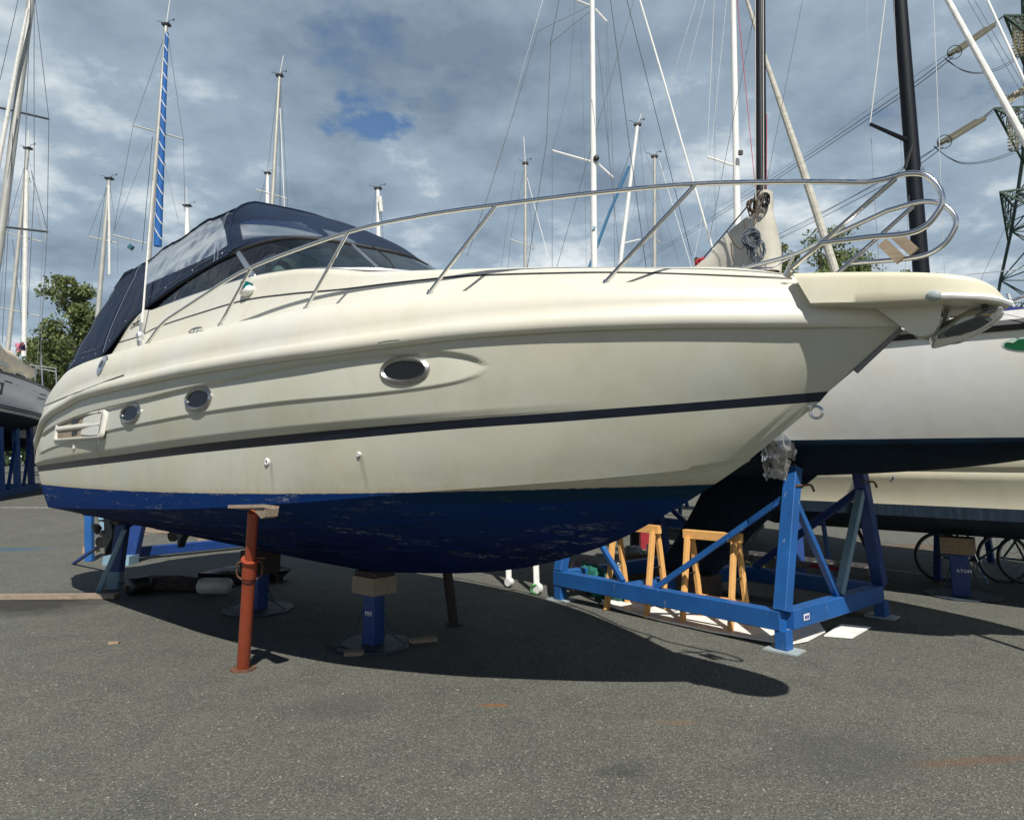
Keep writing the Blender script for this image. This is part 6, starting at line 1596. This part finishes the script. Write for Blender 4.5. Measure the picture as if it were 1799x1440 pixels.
# ---- trees: tapered trunk, limbs, crown of leaf-sized faces
def tree(u, vtop, D, wpx, label, m=None, seed=1, n=5200, leaf=.14, vbase=None, dens=.55, kind='tree', squash=1.0):
    rnd = random.Random(seed); top = at(u, vtop, D); g0 = Vector((top.x, top.y, gz(top.x, top.y))); H = top.z-g0.z; W_ = wpx*D/F/2
    t_ = Thing('tree', g0, label, 'tree', 'trees behind the boatyard')
    mb = MB(); tips = []
    tr = [g0, g0+Vector((rnd.uniform(-.2,.2),0,H*.35)), g0+Vector((rnd.uniform(-.4,.4),0,H*.7)), g0+Vector((rnd.uniform(-.2,.2),0,H*.95))]
    P_ = catmull(tr, 5); mb.tube(P_, .2, 8, rfun=lambda f: .03*H*(1-f)**.8*.6+.02)
    for k in range(16):
        f = rnd.uniform(.25,.95); p = P_[int(f*(len(P_)-1))]; a = rnd.uniform(0,6.283); ln = W_*(1.05-.55*abs(f-.5)*1.3)*rnd.uniform(.65,1.05)
        e = p+Vector((math.cos(a)*ln, math.sin(a)*ln, ln*rnd.uniform(.35,1.0))); q = lerp(p,e,.5)+Vector((0,0,-.1*ln))
        mb.tube([p,q,e], .05, 5, rfun=lambda s: .012*H*(1-f*.6)*(1-s)*.5+.012)
        tips += [(q,.5),(e,.9),(lerp(q,e,.5),.7)]
        for _ in range(2):
            b = e+Vector((rnd.uniform(-1,1),rnd.uniform(-1,1),rnd.uniform(-.2,1)))*ln*.35; mb.tube([lerp(q,e,.6), b], .02, 4, rfun=lambda s: .02*(1-s)+.006); tips.append((b,1))
    tips.append((P_[-1],1)); tips.append((P_[-3],.8))
    t_.part('trunk', mb, M_bark)
    vs = []; fs = []; cl = [(p, rnd.uniform(.5,1.0)*W_*.42) for p, _ in tips]
    def leafq(c, s):
        a = Vector((rnd.gauss(0,1),rnd.gauss(0,1),rnd.gauss(0,1))).normalized(); b = a.cross(Vector((rnd.gauss(0,1),rnd.gauss(0,1),rnd.gauss(0,1)))).normalized()
        k = len(vs); vs.extend([c-a*s, c+b*s*.55, c+a*s, c-b*s*.55]); fs.append((k,k+1,k+2,k+3))
    for i in range(n):
        c, r_ = cl[rnd.randrange(len(cl))]; d = Vector((rnd.gauss(0,1),rnd.gauss(0,1),rnd.gauss(0,1))).normalized()*r_*rnd.random()**.45
        d.z *= .8; p = c+d
        if noise.noise(p*(1.4/max(.6,W_*.35))) < -.12 and rnd.random() < dens: continue
        if p.z > top.z+.2: continue
        leafq(p, leaf*rnd.uniform(.6,1.3))
    mb = MB(); mb.add(vs, fs); t_.part('crown', mb, m or M_leaf, smooth=False, fixn=False)
    return t_
tree(138, 497, 44, 122, 'tall loose tree left of the navy canopy', seed=3, n=12000, leaf=.135)
tree(75, 600, 48, 90, 'lower bushy tree behind the pale grey yacht', seed=5, n=11000, leaf=.14)
tree(20, 640, 55, 120, 'low tree at the left edge behind the blue cradle', seed=6, n=9000, leaf=.16)
tree(1435, 400, 60, 160, 'broad round tree behind the bow rail', seed=8, n=17000, leaf=.17)
tree(1375, 415, 64, 60, 'smaller tree between the bundled sail and the broad tree', seed=9, n=7000, leaf=.17)
tree(1218, 436, 50, 36, 'small dark treetop beside the red rope coil', m=M_leafd, seed=11, n=4500, leaf=.13)
tree(1530, 468, 75, 70, 'low treetop left of the thick black mast', seed=12, n=8000, leaf=.19)
tree(1585, 463, 75, 80, 'wide low treetop crossing behind the thick black mast', seed=13, n=8000, leaf=.19)
tree(1650, 470, 80, 60, 'low treetop right of the thick black mast', seed=14, n=7000, leaf=.19)
tree(1735, 530, 90, 130, 'green bushy tree at the foot of the pylon', seed=15, n=9000, leaf=.22)
tree(1480, 475, 70, 90, 'low hazy tree right of the broad round tree', seed=16, n=8000, leaf=.18)
tree(1810, 540, 95, 130, 'tree at the right edge behind the pylon legs', seed=17, n=3500, leaf=.34)
# far hedge closing the horizon under the hulls
rnd = random.Random(21); vs = []; fs = []
for i in range(15000):
    x = rnd.uniform(-120,150); y = 105+rnd.uniform(0,12); z = gz(x,y)+(rnd.random()**.8)*(7.5+2.5*noise.noise(Vector((x*.11,0,0)))+1.4*noise.noise(Vector((x*.5,3,0)))); s = rnd.uniform(.45,.95); k = len(vs)
    a = Vector((rnd.gauss(0,1),rnd.gauss(0,1),rnd.gauss(0,1))).normalized(); b = a.cross(Vector((.3,1,.2))).normalized(); c = Vector((x,y,z)); vs += [c-a*s, c+b*s*.6, c+a*s, c-b*s*.6]; fs.append((k,k+1,k+2,k+3))
mb = MB(); mb.add(vs, fs); o = mb.build('far_treeline', M_leafd, None, smooth=False, fixn=False); tag(o, 'far dark line of trees closing the yard behind the boats', 'treeline', kind='stuff')
# ================================================================== LIGHT, SKY, CAMERA
SUN_EL = R(50); sd = Vector((.20,-.98,0)).normalized()      # towards the sun, on the ground
su = bpy.data.lights.new('sun', 'SUN'); su.energy = 5.0; su.angle = R(.53); su.color = (1.0,.955,.88)
so = bpy.data.objects.new('sun', su); COL.objects.link(so)
dirv = Vector((sd.x*math.cos(SUN_EL), sd.y*math.cos(SUN_EL), math.sin(SUN_EL)))
so.rotation_euler = dirv.to_track_quat('Z', 'Y').to_euler(); so.location = (0,-20,30)
w = bpy.data.worlds.new('World'); S.world = w; w.use_nodes = True; nt = w.node_tree; L = nt.links.new
bg = nt.nodes['Background']; out = nt.nodes['World Output']
sky = nd(nt, 'ShaderNodeTexSky'); sky.sky_type = 'NISHITA'; sky.sun_disc = False; sky.sun_elevation = SUN_EL
sky.sun_rotation = math.atan2(sd.x, sd.y); sky.air_density = 1.0; sky.dust_density = .6
tc = nd(nt, 'ShaderNodeTexCoord'); sep = nd(nt, 'ShaderNodeSeparateXYZ'); L(tc.outputs['Generated'], sep.inputs[0])
# clouds laid on a plane overhead: direction / height
zz = math_n(nt, 'ADD', math_n(nt, 'MAXIMUM', sep.outputs[2], 0.0), .22)
cx_ = math_n(nt, 'DIVIDE', sep.outputs[0], zz); cy_ = math_n(nt, 'DIVIDE', sep.outputs[1], zz)
cmb = nd(nt, 'ShaderNodeCombineXYZ'); L(cx_, cmb.inputs[0]); L(cy_, cmb.inputs[1])
mp = nd(nt, 'ShaderNodeMapping'); mp.inputs['Location'].default_value = (5.15, 2.1, 0); mp.inputs['Scale'].default_value = (1.0,1.0,1); L(cmb.outputs[0], mp.inputs[0])
P = mp.outputs[0]
d1 = noise_n(nt, P, 1.1, 9.0, .60); d2 = noise_n(nt, P, 2.6, 9.0, .58); d3 = noise_n(nt, P, .55, 3.0, .5)
wv = nd(nt, 'ShaderNodeTexNoise', Scale=1.6, Detail=4.0); L(P, wv.inputs['Vector'])
gx = math_n(nt, 'SUBTRACT', cx_, -.262); gy = math_n(nt, 'SUBTRACT', cy_, 1.294); gd = math_n(nt, 'SQRT', math_n(nt, 'ADD', math_n(nt, 'MULTIPLY', gx, gx), math_n(nt, 'MULTIPLY', gy, gy)))
gn = noise_n(nt, P, 7.0, 5.0, .6); gd = math_n(nt, 'ADD', gd, math_n(nt, 'MULTIPLY_ADD', gn, .42, -.21))
gap = mr_n(nt, gd, .0, .10, .13, 0)
dens = math_n(nt, 'SUBTRACT', math_n(nt, 'ADD', math_n(nt, 'MULTIPLY', d1, .55), math_n(nt, 'MULTIPLY', d2, .45)), gap)
cover = math_n(nt, 'MULTIPLY', mr_n(nt, dens, .33, .40), mr_n(nt, sep.outputs[1], .1, .5))
d4 = noise_n(nt, P, 4.2, 9.0, .56)
lum = math_n(nt, 'ADD', math_n(nt, 'ADD', math_n(nt, 'MULTIPLY', d2, .42), math_n(nt, 'MULTIPLY', d4, .22)), math_n(nt, 'MULTIPLY', d3, .36))
ccol = nd(nt, 'ShaderNodeValToRGB'); L(lum, ccol.inputs[0])
e = ccol.color_ramp.elements; e[0].position = .41; e[0].color = (.175,.230,.290,1); e[1].position = .59; e[1].color = (.72,.765,.785,1)
n_ = e.new(.515); n_.color = (.305,.385,.46,1)
skyc = nd(nt, 'ShaderNodeMix', data_type='RGBA', blend_type='MULTIPLY'); skyc.inputs[0].default_value = 1; L(sky.outputs[0], skyc.inputs[6]); L(mix_n(nt, mr_n(nt, sep.outputs[1], .55, .8), (.024,.033,.044), (.075,.088,.098)), skyc.inputs[7])
mixc = nd(nt, 'ShaderNodeMix', data_type='RGBA'); L(math_n(nt, 'MULTIPLY', cover, .93), mixc.inputs[0]); L(skyc.outputs[2], mixc.inputs[6]); L(ccol.outputs[0], mixc.inputs[7])
low = math_n(nt, 'MULTIPLY', mr_n(nt, sep.outputs[2], .12, .42, 1, 0), mr_n(nt, sep.outputs[1], -.1, .35, 1, 0))  # bright low band behind the camera, added as fill light for the hull side
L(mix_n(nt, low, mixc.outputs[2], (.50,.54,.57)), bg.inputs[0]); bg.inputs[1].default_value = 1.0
cam = bpy.data.cameras.new('camera'); co = bpy.data.objects.new('camera', cam); COL.objects.link(co)
co.location = CAM; co.rotation_euler = (PI/2+PIT, 0, 0); cam.sensor_width = 36; cam.sensor_fit = 'HORIZONTAL'; cam.lens = 36*F/1799
cam.shift_y = -(719.5-CYP)/1799; cam.clip_end = 3000; cam.clip_start = .05; S.camera = co
vs = S.view_settings; vs.view_transform = 'Standard'; vs.look = 'None'; vs.exposure = .25; vs.gamma = 1
S.cycles.max_bounces = 8; S.cycles.transparent_max_bounces = 16
